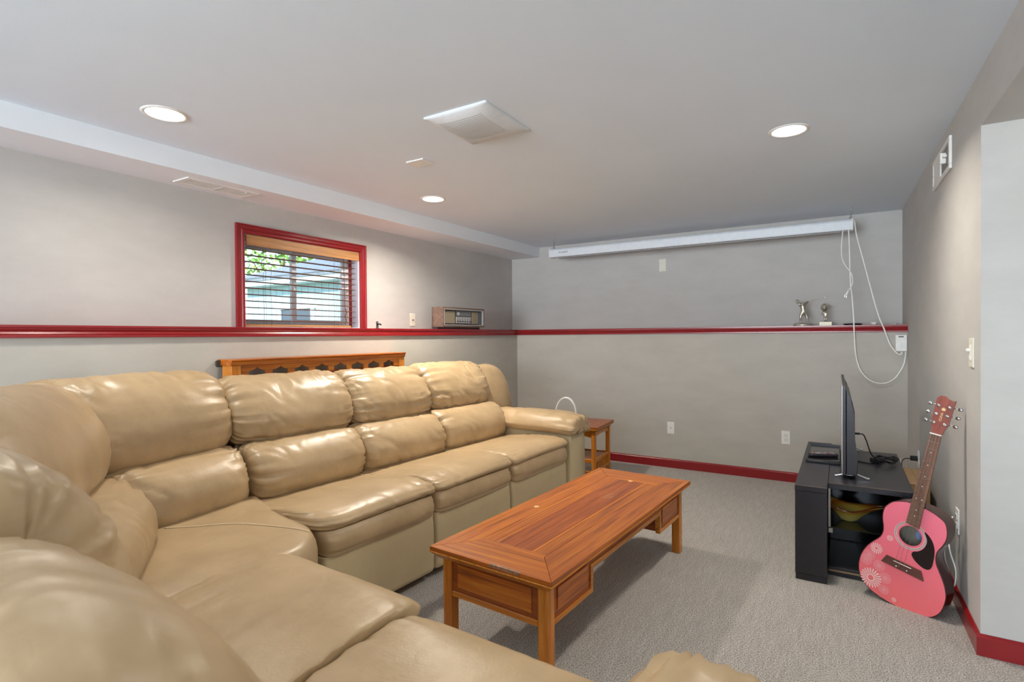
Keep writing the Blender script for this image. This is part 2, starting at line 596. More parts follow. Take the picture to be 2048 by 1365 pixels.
# ledge boards with a moulded front
TRIM = [(0.0, 0.0), (0.020, 0.0), (0.020, -0.011), (0.016, -0.013), (0.017, -0.020), (0.010, -0.030), (0.016, -0.041),
        (0.013, -0.044), (0.017, -0.048), (0.017, -0.058), (0.006, -0.0605), (0.0, -0.0605)]
bm = B()
prism(bm, [(XL, ZL1 - 0.022)] + [(XL, ZL1)] + [(XLL + a, ZL1 + b) for a, b in TRIM[1:]] + [(XLL, ZL0), (XLL, ZL1 - 0.022)], 'y', YN, YBL)
struct('trim_1', bm, M['red'])
bm = B()
prism(bm, [(YB, ZL1 - 0.022)] + [(YB, ZL1)] + [(YBL - a, ZL1 + b) for a, b in TRIM[1:]] + [(YBL, ZL0), (YBL, ZL1 - 0.022)], 'x', XLL + 0.02, XR(YBL))
struct('trim_2', bm, M['red'])
bm = B(); box(bm, (XL, YBL - 0.0, ZL1 - 0.022), (XLL + 0.02, YB, ZL1)); struct('trim_3', bm, M['red'])

BBP = [(0, 0), (0.014, 0), (0.014, 0.073), (0.010, 0.079), (0.004, 0.085), (0, 0.085)]
bm = B(); prism(bm, [(YBL - a, b) for a, b in BBP], 'x', XLL, XR(YBL)); struct('baseboard_back', bm, M['red'])
bm = B()
v = []
for y in (YO - 0.014, YBL):
    v.append([bm.verts.new((XR(y) - a, y + (0 if y > 3 else (0.014 - a if a > 0 else 0.014)), b)) for a, b in BBP])
for i in range(len(BBP)):
    j = (i + 1) % len(BBP)
    bm.faces.new((v[0][i], v[0][j], v[1][j], v[1][i]))
bm.faces.new(v[0]); bm.faces.new(v[1])
struct('baseboard_right', bm, M['red'])
bm = B(); prism(bm, [(YO - a, b) for a, b in BBP], 'x', XR(YO) - 0.0142, 2.5); struct('baseboard_alcove', bm, M['red'])
bm = B(); prism(bm, [(XLL + a, b) for a, b in BBP], 'y', YN, YBL); struct('baseboard_left', bm, M['red'])

# -------------------------------------------------------------------- window
win = bpy.data.objects.new('window_1', None); COL.objects.link(win); win['kind'] = 'structure'
win.location = (XL, (W_Y0 + W_Y1) / 2, W_Z0)
CW = 0.06
CAS = [(0, 0), (0.012, 0), (0.020, 0.008), (0.020, 0.020), (0.014, 0.026), (0.017, 0.036), (0.017, 0.05), (0.022, 0.054), (0.022, 0.062), (0, 0.062)]


def casing():
    bm = B()
    pts = lambda off: [(W_Y0 - off, ZL1), (W_Y0 - off, W_Z1 + off), (W_Y1 + off, W_Z1 + off), (W_Y1 + off, ZL1)]
    rings = [[bm.verts.new((XL + d, y, z)) for y, z in pts(o)] for d, o in CAS]
    for i in range(len(CAS)):
        a, b = rings[i], rings[(i + 1) % len(CAS)]
        for k in range(3):
            bm.faces.new((a[k], a[k + 1], b[k + 1], b[k]))
    bm.faces.new([r[0] for r in rings]); bm.faces.new([r[3] for r in rings])
    return bm


obj('casing', casing(), M['red'], win, world=True, label='red painted moulded casing')
# pale reveal lining with a red edge strip
XF = XL - 0.115
bm = B()
for (lo, hi) in [((XF, W_Y1 - 0.012, W_Z0), (XL - 0.005, W_Y1, W_Z1)), ((XF, W_Y0, W_Z0), (XL - 0.005, W_Y0 + 0.012, W_Z1)),
                 ((XF, W_Y0, W_Z1 - 0.012), (XL - 0.005, W_Y1, W_Z1)), ((XF, W_Y0, W_Z0), (XL - 0.002, W_Y1, W_Z0 + 0.010))]:
    box(bm, lo, hi)
obj('reveal_lining', bm, M['reveal'], win, world=True, label='pale lavender reveal lining')
bm = B(); box(bm, (XF, W_Y1 - 0.016, W_Z0 + 0.01), (XF + 0.035, W_Y1 - 0.0118, W_Z1 - 0.012))
obj('stop_strip', bm, M['red'], win, world=True, label='red painted stop strip')
# vinyl slider: outer frame, mullion, sashes, panes
fy0, fy1, fz0, fz1 = W_Y0 + 0.012, W_Y1 - 0.012, W_Z0 + 0.010, W_Z1 - 0.012
ym = 2.66


def frame_box(x0, x1, y0, y1, z0, z1, w, wt=None):
    wt = wt or w
    bm = B()
    for lo, hi in [((x0, y0, z0), (x1, y0 + w, z1)), ((x0, y1 - w, z0), (x1, y1, z1)),
                   ((x0, y0 + w, z0), (x1, y1 - w, z0 + wt)), ((x0, y0 + w, z1 - wt), (x1, y1 - w, z1))]:
        box(bm, lo, hi, 0.003)
    return bm


obj('vinyl_frame', frame_box(XF - 0.07, XF, fy0, fy1, fz0, fz1, 0.028), M['vinyl'], win, world=True)
obj('sash', frame_box(XF - 0.062, XF - 0.036, fy0 + 0.026, ym + 0.02, fz0 + 0.026, fz1 - 0.026, 0.03), M['vinyl'], win, world=True)
s2 = obj('sash', frame_box(XF - 0.034, XF - 0.008, ym - 0.03, fy1 - 0.026, fz0 + 0.026, fz1 - 0.026, 0.044, 0.034), M['vinyl'], win, world=True)
bm = B(); box(bm, (XF - 0.008, ym - 0.02, 1.66), (XF + 0.008, ym - 0.004, 1.72), 0.003)
obj('latch', bm, M['white'], win, world=True)
bm = B(); box(bm, (XF - 0.051, fy0 + 0.05, fz0 + 0.05), (XF - 0.047, ym - 0.005, fz1 - 0.05)); obj('pane', bm, M['glass'], win, world=True)
bm = B(); box(bm, (XF - 0.023, ym, fz0 + 0.055), (XF - 0.019, fy1 - 0.055, fz1 - 0.055)); obj('pane', bm, M['glass'], win, world=True)

# wooden venetian blind hanging inside the reveal
XB = XL - 0.045
bl = empty('window_blind', (XB, 2.68, 1.40), 'open wooden venetian blind with tan valance in the red framed window', 'blind')
bm = B(); box(bm, (XL - 0.008, W_Y0 + 0.02, W_Z1 - 0.075), (XL + 0.004, W_Y1 - 0.004, W_Z1 - 0.002), 0.003, 2)
obj('valance', bm, M['blind'], bl, world=True)
bm = B(); box(bm, (XB - 0.025, W_Y0 + 0.016, W_Z1 - 0.05), (XB + 0.022, W_Y1 - 0.016, W_Z1 - 0.013), 0.002)
obj('headrail', bm, M['vinyl'], bl, world=True)
SY0, SY1 = W_Y0 + 0.018, W_Y1 - 0.02
nsl = 12
slat_me = None
for i in range(nsl):
    z = W_Z1 - 0.092 - i * 0.0455
    if slat_me is None:
        bm = B()
        prism(bm, [(-0.024, -0.0015), (-0.012, 0.0010), (0.012, 0.0010), (0.024, -0.0015), (0.024, 0.0005), (0.012, 0.0032), (-0.012, 0.0032), (-0.024, 0.0005)], 'y', SY0 - 2.68, SY1 - 2.68)
        s = obj('slat', bm, M['slat'], bl); slat_me = s.data
    else:
        s = obj('slat', slat_me, None, bl)
    s.location = (0, 0, z - 1.40)
    s.rotation_euler = (0, math.radians(-1.5), 0)
bm = B(); box(bm, (XB - 0.024, SY0, W_Z0 + 0.0105), (XB + 0.024, SY1 - 0.05, W_Z0 + 0.028), 0.004); obj('bottom_rail', bm, M['blind'], bl, world=True)
for yy in (2.325, 2.36, 2.385, 2.945, 2.985):
    bm = B(); pts = [(XB + (0.026 if yy != 2.36 else 0), yy + 0.004 * math.sin(k), W_Z0 + 0.02 + k * (W_Z1 - W_Z0 - 0.07) / 10) for k in range(11)]
    tube(bm, pts, 0.0011, 5); obj('ladder_cord', bm, M['cord'], bl, world=True)
bm = B(); tube(bm, spline([(XB + 0.03, 3.04, 1.945), (XB + 0.03, 3.045, 1.8), (XB + 0.031, 3.05, 1.6), (XB + 0.03, 3.056, 1.52)], 6), 0.0022, 6)
tube(bm, spline([(XB + 0.03, 3.056, 1.53), (XB + 0.032, 3.064, 1.5), (XB + 0.03, 3.052, 1.47), (XB + 0.031, 3.062, 1.44), (XB + 0.03, 3.055, 1.40)], 5), 0.004, 6)
obj('pull_cord', bm, M['cord'], bl, world=True)

# ------------------------------------------------------------- outdoor things
struct('ground_outside', box(B(), (-40, -15, 0.7), (XL - WT, 40, 1.0)), M['lawn'])
sh = empty('garden_shed', (-8, 7.5, 1.0), 'white shed with grey shingle roof seen through the window blind', 'shed')
SX0, SX1, SYF, SYB, SE = -10.28, -4.6, 6.5, 10.2, 2.31
bm = B(); box(bm, (SX0, SYF, 1.0), (SX1, SYB, SE)); obj('shed_wall', bm, M['siding'], sh, world=True)
# siding boards, proud of the wall
nb = 30
bw = (SX1 - SX0) / nb
for i in range(nb):
    bm = B(); box(bm, (SX0 + i * bw + 0.006, SYF - 0.02, 1.0), (SX0 + (i + 1) * bw - 0.006, SYF, SE)); obj('siding_board', bm, M['siding'], sh, world=True)
bm = B()
box(bm, (SX0 - 0.12, SYF - 0.30, SE - 0.02), (SX1 + 0.1, SYF - 0.27, SE + 0.13)); box(bm, (SX0 - 0.12, SYF - 0.27, SE - 0.02), (SX1 + 0.1, SYF, SE + 0.0))
obj('fascia', bm, M['trim_out'], sh, world=True)
RZ = 3.02
bm = B()
ry0, ry1, rz0, rz1 = SYF - 0.32, (SYF + SYB) / 2, SE + 0.12, RZ + 0.1
prism(bm, [(ry0, rz0), (ry1, rz1), (SYB + 0.3, rz0), (SYB + 0.3, rz0 - 0.05), (ry1, rz1 - 0.06), (ry0, rz0 - 0.05)], 'x', SX0 - 0.14, SX1 + 0.12)
obj('roof', bm, M['shingle'], sh, world=True)
nrow, ncol = 9, 28
shm = None
ang = math.atan2(rz1 - rz0, ry1 - ry0); L = math.hypot(rz1 - rz0, ry1 - ry0)
for r in range(nrow):
    for c in range(ncol):
        w = (SX1 - SX0 + 0.26) / ncol
        if shm is None:
            bm = B(); box(bm, (0.004, -0.01, 0), (w - 0.004, L / nrow + 0.01, 0.014)); s = obj('shingle', bm, M['shingle'], sh); shm = s.data
        else:
            s = obj('shingle', shm, None, sh)
        t = r / nrow
        s.location = Vector((SX0 - 0.14 + c * w, ry0 + (ry1 - ry0) * t, rz0 + (rz1 - rz0) * t + 0.003 + 0.004 * random.random())) - sh.location
        s.rotation_euler = (ang + 0.02, 0, 0)
bm = B(); box(bm, (SX0 - 0.15, ry0, 1.0 + 1.3), (SX0 - 0.05, SYF, SE)); bm.free()
f = frame_box(-9.24, -8.2, 0, 0, 0, 0, 0.05); f.free()
bm = B()
for lo, hi in [((-9.24, SYF - 0.06, 1.25), (-9.16, SYF - 0.02, 1.86)), ((-8.28, SYF - 0.06, 1.25), (-8.2, SYF - 0.02, 1.86)), ((-9.28, SYF - 0.07, 1.83), (-8.16, SYF - 0.02, 1.90))]:
    box(bm, lo, hi)
sw = obj('shed_window', bm, M['trim_out'], sh, world=True)
bm = B(); box(bm, (-9.16, SYF - 0.035, 1.25), (-8.28, SYF - 0.021, 1.83)); obj('shed_pane', bm, M['shed_glass'], sh, world=True)

hs = empty('neighbour_house', (-19, 22.5, 1.0), 'grey sided building wall partly hidden by foliage behind the shed', 'house')
bm = B(); box(bm, (-22.0, 21, 1.0), (-17.2, 24, 5.4)); obj('house_wall', bm, M['house'], hs, world=True)
for i in range(16):
    bm = B(); box(bm, (-22.0 + i * 0.3 + 0.02, 20.96, 1.0), (-22.0 + (i + 1) * 0.3 - 0.02, 21, 5.4)); obj('siding_board', bm, M['house'], hs, world=True)
bm = B(); prism(bm, [(20.6, 5.4), (22.5, 6.6), (24.4, 5.4)], 'x', -22.3, -16.9); obj('house_roof', bm, M['shingle'], hs, world=True)


def tree(loc, blobs, n, size, label, group=None, seed=1):
    rnd = random.Random(seed)
    t = empty('leafy_tree', loc, label, 'tree', 0, group)
    top = max(b[2] for b in blobs)
    bm = B()
    tube(bm, [(0, 0, 0), (0.05, 0.03, top * 0.4), (0, 0.05, top * 0.9)], [0.14, 0.11, 0.04], 8)
    for b in blobs:
        tube(bm, [(0.03, 0.03, top * 0.35), (b[0] * 0.5, b[1] * 0.5, (top * 0.35 + b[2]) / 2), b[:3]], [0.05, 0.035, 0.012], 6)
    obj('trunk', bm, M['bark'], t, True)
    vs, fs = [], []
    for b in blobs:
        for _ in range(int(n * b[3] ** 2)):
            d = Vector((rnd.gauss(0, 1), rnd.gauss(0, 1), rnd.gauss(0, 1))).normalized()
            p = Vector(b[:3]) + d * b[3] * (0.45 + 0.6 * rnd.random())
            a = Vector((rnd.gauss(0, 1), rnd.gauss(0, 1), rnd.gauss(0, 1))).normalized()
            c = a.orthogonal().normalized()
            s = size * (0.6 + 0.8 * rnd.random())
            k = len(vs)
            vs += [p - a * s, p + c * s * 0.45, p + a * s, p - c * s * 0.45 + d * 0.02]
            fs.append((k, k + 1, k + 2, k + 3))
    me = bpy.data.meshes.new('foliage'); me.from_pydata([tuple(v) for v in vs], [], fs)
    o = obj('foliage', me, M['leaf'], t); o['kind'] = 'stuff'
    return t


tree((-15.5, 11.0, 1.0), [(0, 0, 2.4, 0.9), (0.6, -0.8, 1.7, 0.7), (-0.8, 0.3, 1.5, 0.8), (0.2, 0.6, 3.2, 0.8), (-0.3, -0.9, 2.8, 0.6)], 420, 0.09,
     'bright leafy tree to the left of the shed beyond the blind', seed=3)
tree((-15.6, 16.6, 1.0), [(0, 0, 3.0, 1.3), (1.6, 0.5, 3.2, 1.1), (-1.4, 0.4, 2.6, 1.0), (2.6, 1.2, 3.6, 1.1), (0.6, 0.2, 4.2, 1.0)], 300, 0.11,
     'pale leafy tree rising above the shed roof ridge', seed=5)
tree((-11.4, 6.3, 1.0), [(0, 0, 0.35, 0.35), (0.1, -0.1, 0.8, 0.25)], 700, 0.05,
     'low green shrub at the left corner of the shed', seed=8)

# ---------------------------------------------------------------------- sofa
sofa = empty('sectional_sofa', (-2.2, 1.6, 0), 'large tan leather reclining sectional wrapping around the wooden coffee table', 'sofa')
AROT = math.radians(2.65)


def catmull2(pts, n):
    return [(p.x, p.y) for p in spline([(a, b, 0) for a, b in pts], n, True)]


def pillow(name, path, sec, nx=90, sub=6, endn=6.0, wr=1.0, seed=0, gather=0.010, m=None, parent=None, crown=0.0, minend=0.12, top_gather=0.0, front=None, zn=None, reach=0.085, fold=0.005):
    """closed (d,z) section swept along path(t)->(xy origin, forward dir, z offset, section scale); ends close like a stuffed cushion.
    endn: fullness of the ends in plan (pair = start, end); front: same for the front half only; zn: fullness of the height."""
    S = catmull2(sec, sub)
    ns = len(S)
    two = lambda q: q if isinstance(q, tuple) else (q, q)
    endn = two(endn); front = two(front if front is not None else endn); zn = two(zn if zn is not None else tuple(1.5 * q for q in endn))
    cd = (max(p[0] for p in S) + min(p[0] for p in S)) / 2; cz = (max(p[1] for p in S) + min(p[1] for p in S)) / 2
    zlo, zhi = min(p[1] for p in S), max(p[1] for p in S)
    P, F = [], []
    ts = [0.5 - 0.5 * math.cos(PI * i / nx) for i in range(nx + 1)]
    o0 = Vector(path(0)[0]); o1 = Vector(path(1)[0]); Ltot = (o1 - o0).length
    nrm = []
    for k in range(ns):
        a, b = S[k - 1], S[(k + 1) % ns]
        t = Vector((b[0] - a[0], b[1] - a[1])); t.normalize(); nrm.append((t.y, -t.x))
    area = sum(S[k][0] * S[(k + 1) % ns][1] - S[(k + 1) % ns][0] * S[k][1] for k in range(ns))
    sg = 1 if area > 0 else -1
    N3 = noise.noise
    for i, t in enumerate(ts):
        u = abs(2 * t - 1); e_ = 0 if t < .5 else 1
        K = lambda n_: 0.0 if i in (0, nx) else minend + (1 - minend) * max(0.0, 1 - u ** n_) ** (1 / n_ * 1.25)
        kb, kf, kz = K(endn[e_]), K(front[e_]), K(zn[e_])
        o, fd, dz, sc = path(t)
        o = Vector(o); fd = Vector(fd)
        e = min(t, 1 - t) * Ltot
        x_ = t * Ltot
        for j, (d, z) in enumerate(S):
            dd = cd + (d - cd) * (kf if d > cd else kb) * sc
            zz = cz + (z - cz) * kz * sc + dz + crown * (1 - u * u)
            g = 0.0
            if 0 < i < nx:
                arc = j / ns
                ca, sa = math.cos(2 * PI * arc) * .8, math.sin(2 * PI * arc) * .8
                warp = N3(Vector((x_ * 6, ca * 2, sa * 2 + seed))) * 0.6
                # gathers running in from the end seams
                rid = 1 - abs(N3(Vector((x_ * 1.6 + warp, ca * 9.5 + warp, sa * 9.5 + seed * 1.7)))) * 2.6
                g += gather * wr * (rid - 0.55) * math.exp(-e / reach) * (1 + .8 * N3(Vector((seed, ca, sa))))
                # long soft folds lying aslant
                q = N3(Vector((x_ * 9.0 + z * 10.0 + warp, z * 3.0 - x_ * 2.2, seed * 2.3)))
                msk = max(0.0, N3(Vector((x_ * 3.0, z * 3.0, seed + 4.4))) + .25)
                g -= fold * wr * 2.2 * msk * max(0.0, 0.28 - abs(q)) * 3.0
                g += 0.006 * wr * N3(Vector((x_ * 2.4, ca * 1.1, sa * 1.1 + seed * 3.7)))
                if top_gather:
                    hz = (z - zlo) / (zhi - zlo)
                    r3 = 1 - abs(N3(Vector((x_ * 13 + warp * 2, hz * 2.2, seed * 5.1)))) * 2.2
                    g += top_gather * (r3 - 0.5) * (math.exp(-hz / 0.22) + .8 * math.exp(-(1 - hz) / .16))
            dd += nrm[j][0] * sg * g; zz += nrm[j][1] * sg * g
            p = o + fd * dd
            P.append((p.x, p.y, zz))
    for i in range(nx):
        for j in range(ns):
            a = i * ns + j; b = i * ns + (j + 1) % ns
            F.append((a, b, b + ns, a + ns))
    bm = B()
    vs = [bm.verts.new(p) for p in P]
    for f in F:
        bm.faces.new([vs[q] for q in f])
    bmesh.ops.remove_doubles(bm, verts=bm.verts, dist=1e-5)
    return obj(name, bm, m or M['leather'], parent or sofa, True, world=True)


def straight(O, along, fw, s0, s1, dz=0.0):
    O, along, fw = Vector(O), Vector(along), Vector(fw)
    return lambda t: (O + along * (s0 + (s1 - s0) * t), fw, dz, 1.0)


uA = Vector((math.sin(AROT), math.cos(AROT))); vA = Vector((math.cos(AROT), -math.sin(AROT)))
OA = Vector((-1.835, 2.22)) - uA * 2.22
uB = Vector((math.cos(AROT), -math.sin(AROT))); vB = Vector((math.sin(AROT), math.cos(AROT)))
OB = Vector((-1.435, 1.240)) - uB * (-1.435)      # s measured so that s == x near the front line

SEAT = [(-.74, .45), (-.74, .48), (-.56, .492), (-.32, .525), (-.13, .534), (-.04, .520), (.002, .492), (-.002, .470), (-.045, .456), (-.3, .45), (-.55, .445)]
ROLL_ = [(-.6, .35), (-.6, .44), (-.3, .458), (-.05, .464), (-.006, .448), (.010, .405), (-.002, .362), (-.04, .342), (-.3, .34)]
PANEL = [(-.6, .05), (-.6, .34), (-.3, .352), (-.05, .35), (-.022, .33), (-.014, .2), (-.016, .1), (-.022, .058), (-.06, .045), (-.3, .045)]
LOWB = [(-.66, .452), (-.585, .492), (-.56, .575), (-.585, .66), (-.65, .725), (-.72, .752), (-.82, .755), (-.92, .72), (-.94, .58), (-.9, .47), (-.78, .455)]
UPB = [(-.84, .722), (-.765, .742), (-.735, .80), (-.745, .89), (-.80, .99), (-.875, 1.06), (-.95, 1.09), (-1.03, 1.085), (-1.095, 1.03), (-1.115, .9), (-1.09, .76), (-.97, .715)]


def recliner(O, al, fw, s0, s1, seed, dzt=0.0, b0=None, b1=None, seat_front=18, up_end=7, r0=0.0, l0=None, l1=None, bw=1.0, z0=0.0):
    g = 0.004
    st = lambda a, b, dz=0.0: straight(O, al, fw, a, b, dz)
    pillow('seat_cushion', st(s0 + g, s1 - g, z0), SEAT, 90, 6, 30, wr=0.9, seed=seed, gather=0.008, crown=0.004, front=seat_front, zn=14, fold=.004)
    pillow('front_roll', st(s0 + r0 + 0.008, s1 - 0.008), ROLL_, 70, 5, 40, wr=0.9, seed=seed + 1, gather=0.009, front=14, zn=20, fold=.003)
    pillow('footrest_panel', st(s0 + r0 + 0.006, s1 - 0.006), PANEL, 40, 5, 60, wr=0.35, seed=seed + 2, gather=0.001, m=M['leather_flat'], front=30, zn=60, fold=.001)
    b0 = s0 if b0 is None else b0; b1 = s1 if b1 is None else b1
    pillow('lower_back_cushion', st((l0 or b0) - .006, (l1 or b1) + .006), LOWB, 110, 6, 14, wr=bw, seed=seed + 3, gather=0.016, top_gather=0.004, front=5.5, zn=11, fold=.006)
    pillow('upper_back_cushion', st(b0 - .012, b1 + .012, dzt), UPB, 130, 7, 12, wr=bw, seed=seed + 4, gather=0.022, top_gather=0.009, front=up_end * .75, zn=up_end, reach=.11, fold=.007)


recliner(OA, uA, vA, 1.49, 2.225, 10, 0.0, 1.56, 2.31, seat_front=(6, 20), r0=.03, l0=1.58, l1=2.265)
recliner(OA, uA, vA, 2.225, 2.945, 20, -0.01, 2.31, 3.02, l0=2.265, l1=2.985)
recliner(OA, uA, vA, 2.945, 3.70, 30, 0.0, 3.02, 3.74, l0=2.985, l1=3.74)
recliner(OB, uB, vB, -1.74, -1.06, 40, 0.035, -1.86, -1.02, bw=.5)
recliner(OB - vB * .03, uB, vB, -1.06, -0.35, 50, -0.05, -1.06, -0.43, up_end=3.6, bw=.4, z0=-.015)

# outer wing of the last seat's back, behind the armrest
WING = [(-.78, .48), (-.74, .6), (-.76, .75), (-.82, .92), (-.90, 1.03), (-1.0, 1.05), (-1.08, .98), (-1.1, .75), (-1.08, .5), (-.95, .44)]
pillow('back_wing', straight(OA, uA, vA, 3.60, 4.14), WING, 70, 6, 2.8, wr=1.1, seed=61, gather=0.014, zn=3.2)
pillow('back_wing', straight(OB, uB, vB, -.47, -.05, -0.12), WING, 50, 6, 2.6, wr=1.0, seed=62, gather=0.010)


def armrest(O, al, fw, s0, s1, seed, d1=.045, z_=0.0):
    """upright arm block with a stuffed pad rolling over its front"""
    sc, w = (s0 + s1) / 2, (s1 - s0) / 2
    blk = [(-w + .02, .05), (-w + .015, .3), (-w + .03, .54), (0, .58), (w - .03, .54), (w - .015, .3), (w - .02, .05), (0, .045)]
    O, al, fw = Vector(O), Vector(al), Vector(fw)
    pillow('armrest_block', lambda t: (O + al * sc + fw * (-.92 + (.88 + d1) * t), al, 0, 1.0), blk, 50, 6, 60, wr=0.3, seed=seed, gather=0.001, m=M['leather_flat'], zn=60, fold=.001)
    pad = [(-w - .02, .565), (-w - .035, .605), (-w + .01, .672), (-w * .4, .70), (w * .4, .695), (w - .0, .66), (w + .04, .605), (w + .035, .55), (w - .01, .535), (0, .55), (-w + .01, .55)]

    def path(t):
        d = -.80 + (.80 + d1) * t
        dz = -0.022 * max(0.0, (t - 0.72) / 0.28) ** 2
        return (O + al * sc + fw * d, al, dz + z_, 1.0)
    pillow('armrest_pad', path, pad, 120, 6, (5.0, 9.0), wr=1.0, seed=seed + 1, gather=0.016, minend=0.3, zn=(5, 7), reach=.14, fold=.007)


armrest(OA, uA, vA, 3.69, 3.965, 70)
armrest(OB, uB, vB, -0.345, -0.08, 80, -.03, -.03)

# corner wedge
COR = Vector((-2.43, 1.09))


def polar_pillow(name, outline, rings, centre, seed, m, wr=1.0, n=8):
    o = [Vector((p.x, p.y)) for p in spline([(a, b, 0) for a, b in outline], n, True)]
    c = Vector(centre)
    bm = B()
    prev = None
    for r, z in rings:
        if r == 0:
            ring = [bm.verts.new((c.x, c.y, z))]
        else:
            ring = []
            for k, p in enumerate(o):
                q = c + (p - c) * r
                g = 0.008 * wr * noise.noise(Vector((q.x * 4, q.y * 4, seed))) + 0.004 * wr * (0.5 - abs(noise.noise(Vector((q.x * 9, q.y * 5, seed + 5)))))
                ring.append(bm.verts.new((q.x, q.y, z + (g if z > 0.3 else 0))))
        if prev is not None:
            N = len(o)
            for k in range(N):
                j = (k + 1) % N
                if len(prev) == 1: bm.faces.new((prev[0], ring[k], ring[j]))
                elif len(ring) == 1: bm.faces.new((prev[k], prev[j], ring[0]))
                else: bm.faces.new((prev[k], prev[j], ring[j], ring[k]))
        prev = ring
    return obj(name, bm, m, sofa, True, world=True)


wout = [(-2.60, 1.62), (-2.62, 1.2), (-2.5, .92), (-2.2, .68), (-1.85, .56), (-1.73, .75), (-1.705, 1.1), (-1.70, 1.24), (-1.725, 1.335), (-1.80, 1.42), (-1.90, 1.485), (-2.1, 1.52), (-2.4, 1.60)]
rings = [(0, .522)] + [(r, .522 - 0.012 * r ** 2 - 0.02 * r ** 8) for r in np.linspace(.08, .93, 14)] + [(.96, .482), (.985, .46), (1.0, .43), (1.0, .37), (.985, .34), (.96, .33), (0, .33)]
wedge_seat = polar_pillow('corner_seat_cushion', wout, rings, (-2.12, 1.18), 91, M['leather'], 1.0)
from mathutils.bvhtree import BVHTree
wb = BVHTree.FromPolygons([v.co for v in wedge_seat.data.vertices], [tuple(p.vertices) for p in wedge_seat.data.polygons])
rings = [(0, .325), (.9, .322), (.955, .31), (.965, .28), (.96, .07), (.94, .05), (0, .05)]
polar_pillow('corner_base', wout, rings, (-2.12, 1.18), 92, M['leather_flat'], 0.4)
sm_pts = spline([(-2.37, 1.12, .519), (-2.2, 1.25, .529), (-2.05, 1.34, .524), (-1.93, 1.395, .505), (-1.86, 1.43, .48)], 8)
sp_ = []
for p in sm_pts:
    h_ = wb.ray_cast(Vector((p.x, p.y, 1.0)) - sofa.location, Vector((0, 0, -1)))[0]
    if h_ is not None: sp_.append(h_ + sofa.location + Vector((0, 0, .0015)))
bm = B(); tube(bm, sp_, 0.0035, 6); obj('stitched_seam', bm, plain('pale_thread', (216, 194, 158), .6), sofa, True, world=True)


def wedge_path(p0, p1, fw0, fw1, dz=0.0):
    p0, p1, fw0, fw1 = Vector(p0), Vector(p1), Vector(fw0), Vector(fw1)
    return lambda t: (p0.lerp(p1, t), fw0.lerp(fw1, t).normalized(), dz, 1.0)


shift = lambda sec, dd, dz=0.0, k=1.0: [((d + dd) * k, z + dz) for d, z in sec]
W1_LOW = shift(LOWB, .62, 0.0)
W1_UP = shift(UPB, .62, 0.0)
W1_UP = [(d, .715 + (z - .715) * 1.12) for d, z in W1_UP]
pillow('corner_lower_back', wedge_path((-2.425, 1.02), (-2.51, 1.585), (.94, .30), (.99, -.02)), W1_LOW, 110, 6, 12, wr=1.1, seed=101, gather=0.018, front=(4, 6), zn=10, fold=.007)
pillow('corner_upper_back', wedge_path((-2.40, .86), (-2.505, 1.605), (.92, .36), (.99, -.02)), W1_UP, 120, 6, 12, wr=1.0, seed=103, gather=0.022, top_gather=0.008, front=5, zn=6, reach=.11, fold=.007)
pillow('corner_lower_back', wedge_path((-1.74, .66), (-2.43, 1.09), (.1, .99), (.62, .78)), W1_LOW, 110, 6, 12, wr=1.1, seed=105, gather=0.016, front=(6, 4), zn=10, fold=.007)
pillow('corner_upper_back', wedge_path((-1.74, .65), (-2.56, 1.18), (.1, .99), (.58, .8)), W1_UP, 120, 6, 12, wr=0.9, seed=107, gather=0.014, top_gather=0.006, front=4, zn=4.2, fold=.006)

# hard shell behind the cushions
bm = B()
pA = lambda s, d: OA + uA * s + vA * d
pB = lambda s, d: OB + uB * s + vB * d
shell = [pA(4.08, -1.02), pA(1.55, -1.0), Vector((-2.76, 1.0)), Vector((-2.42, .56)), pB(-1.74, -1.0), pB(-.08, -1.02),
         pB(-.08, -1.14), pB(-1.78, -1.14), Vector((-2.52, .42)), Vector((-2.88, .86)), pA(1.55, -1.14), pA(4.08, -1.14)]
v0 = [bm.verts.new((p.x, p.y, .06)) for p in shell]; v1 = [bm.verts.new((p.x, p.y, .85)) for p in shell]
n = len(shell)
for i in range(n):
    bm.faces.new((v0[i], v0[(i + 1) % n], v1[(i + 1) % n], v1[i]))
for i in range(5):
    bm.faces.new((v1[i], v1[i + 1], v1[n - 2 - i], v1[n - 1 - i])); bm.faces.new((v0[i], v0[n - 1 - i], v0[n - 2 - i], v0[i + 1]))
obj('back_shell', bm, M['leather_flat'], sofa, world=True)
for (s, d, f) in [(1.56, -.12, pA), (2.86, -.12, pA), (4.0, -.12, pA), (4.0, -1.0, pA), (2.3, -1.0, pA), (-1.6, -.12, pB), (-.15, -.12, pB), (-.15, -1.0, pB), (-1.6, -1.0, pB)]:
    p = f(s, d); bm = B(); box(bm, (p.x - .04, p.y - .04, 0), (p.x + .04, p.y + .04, .065), .005); obj('foot', bm, M['black_foot'], sofa, world=True)

# -------------------------------------------------------------- coffee table
CT = empty('coffee_table', (-1.128, 2.513, 0), 'long low orange wood coffee table with stepped apron and mitred top', 'table', math.radians(-3.7))
hx, hy, ZT = 0.298, 0.805, 0.42
fw_, ew_ = 0.138, 0.175         # side and end frame board widths
ix, iy = hx - fw_, hy - ew_


def quad_board(pts, z0, z1, bev=0.0015):
    bm = B(); prism(bm, pts, 'z', z0, z1)
    bmesh.ops.bevel(bm, geom=[e for e in bm.edges], offset=bev, segments=1, affect='EDGES')
    return bm


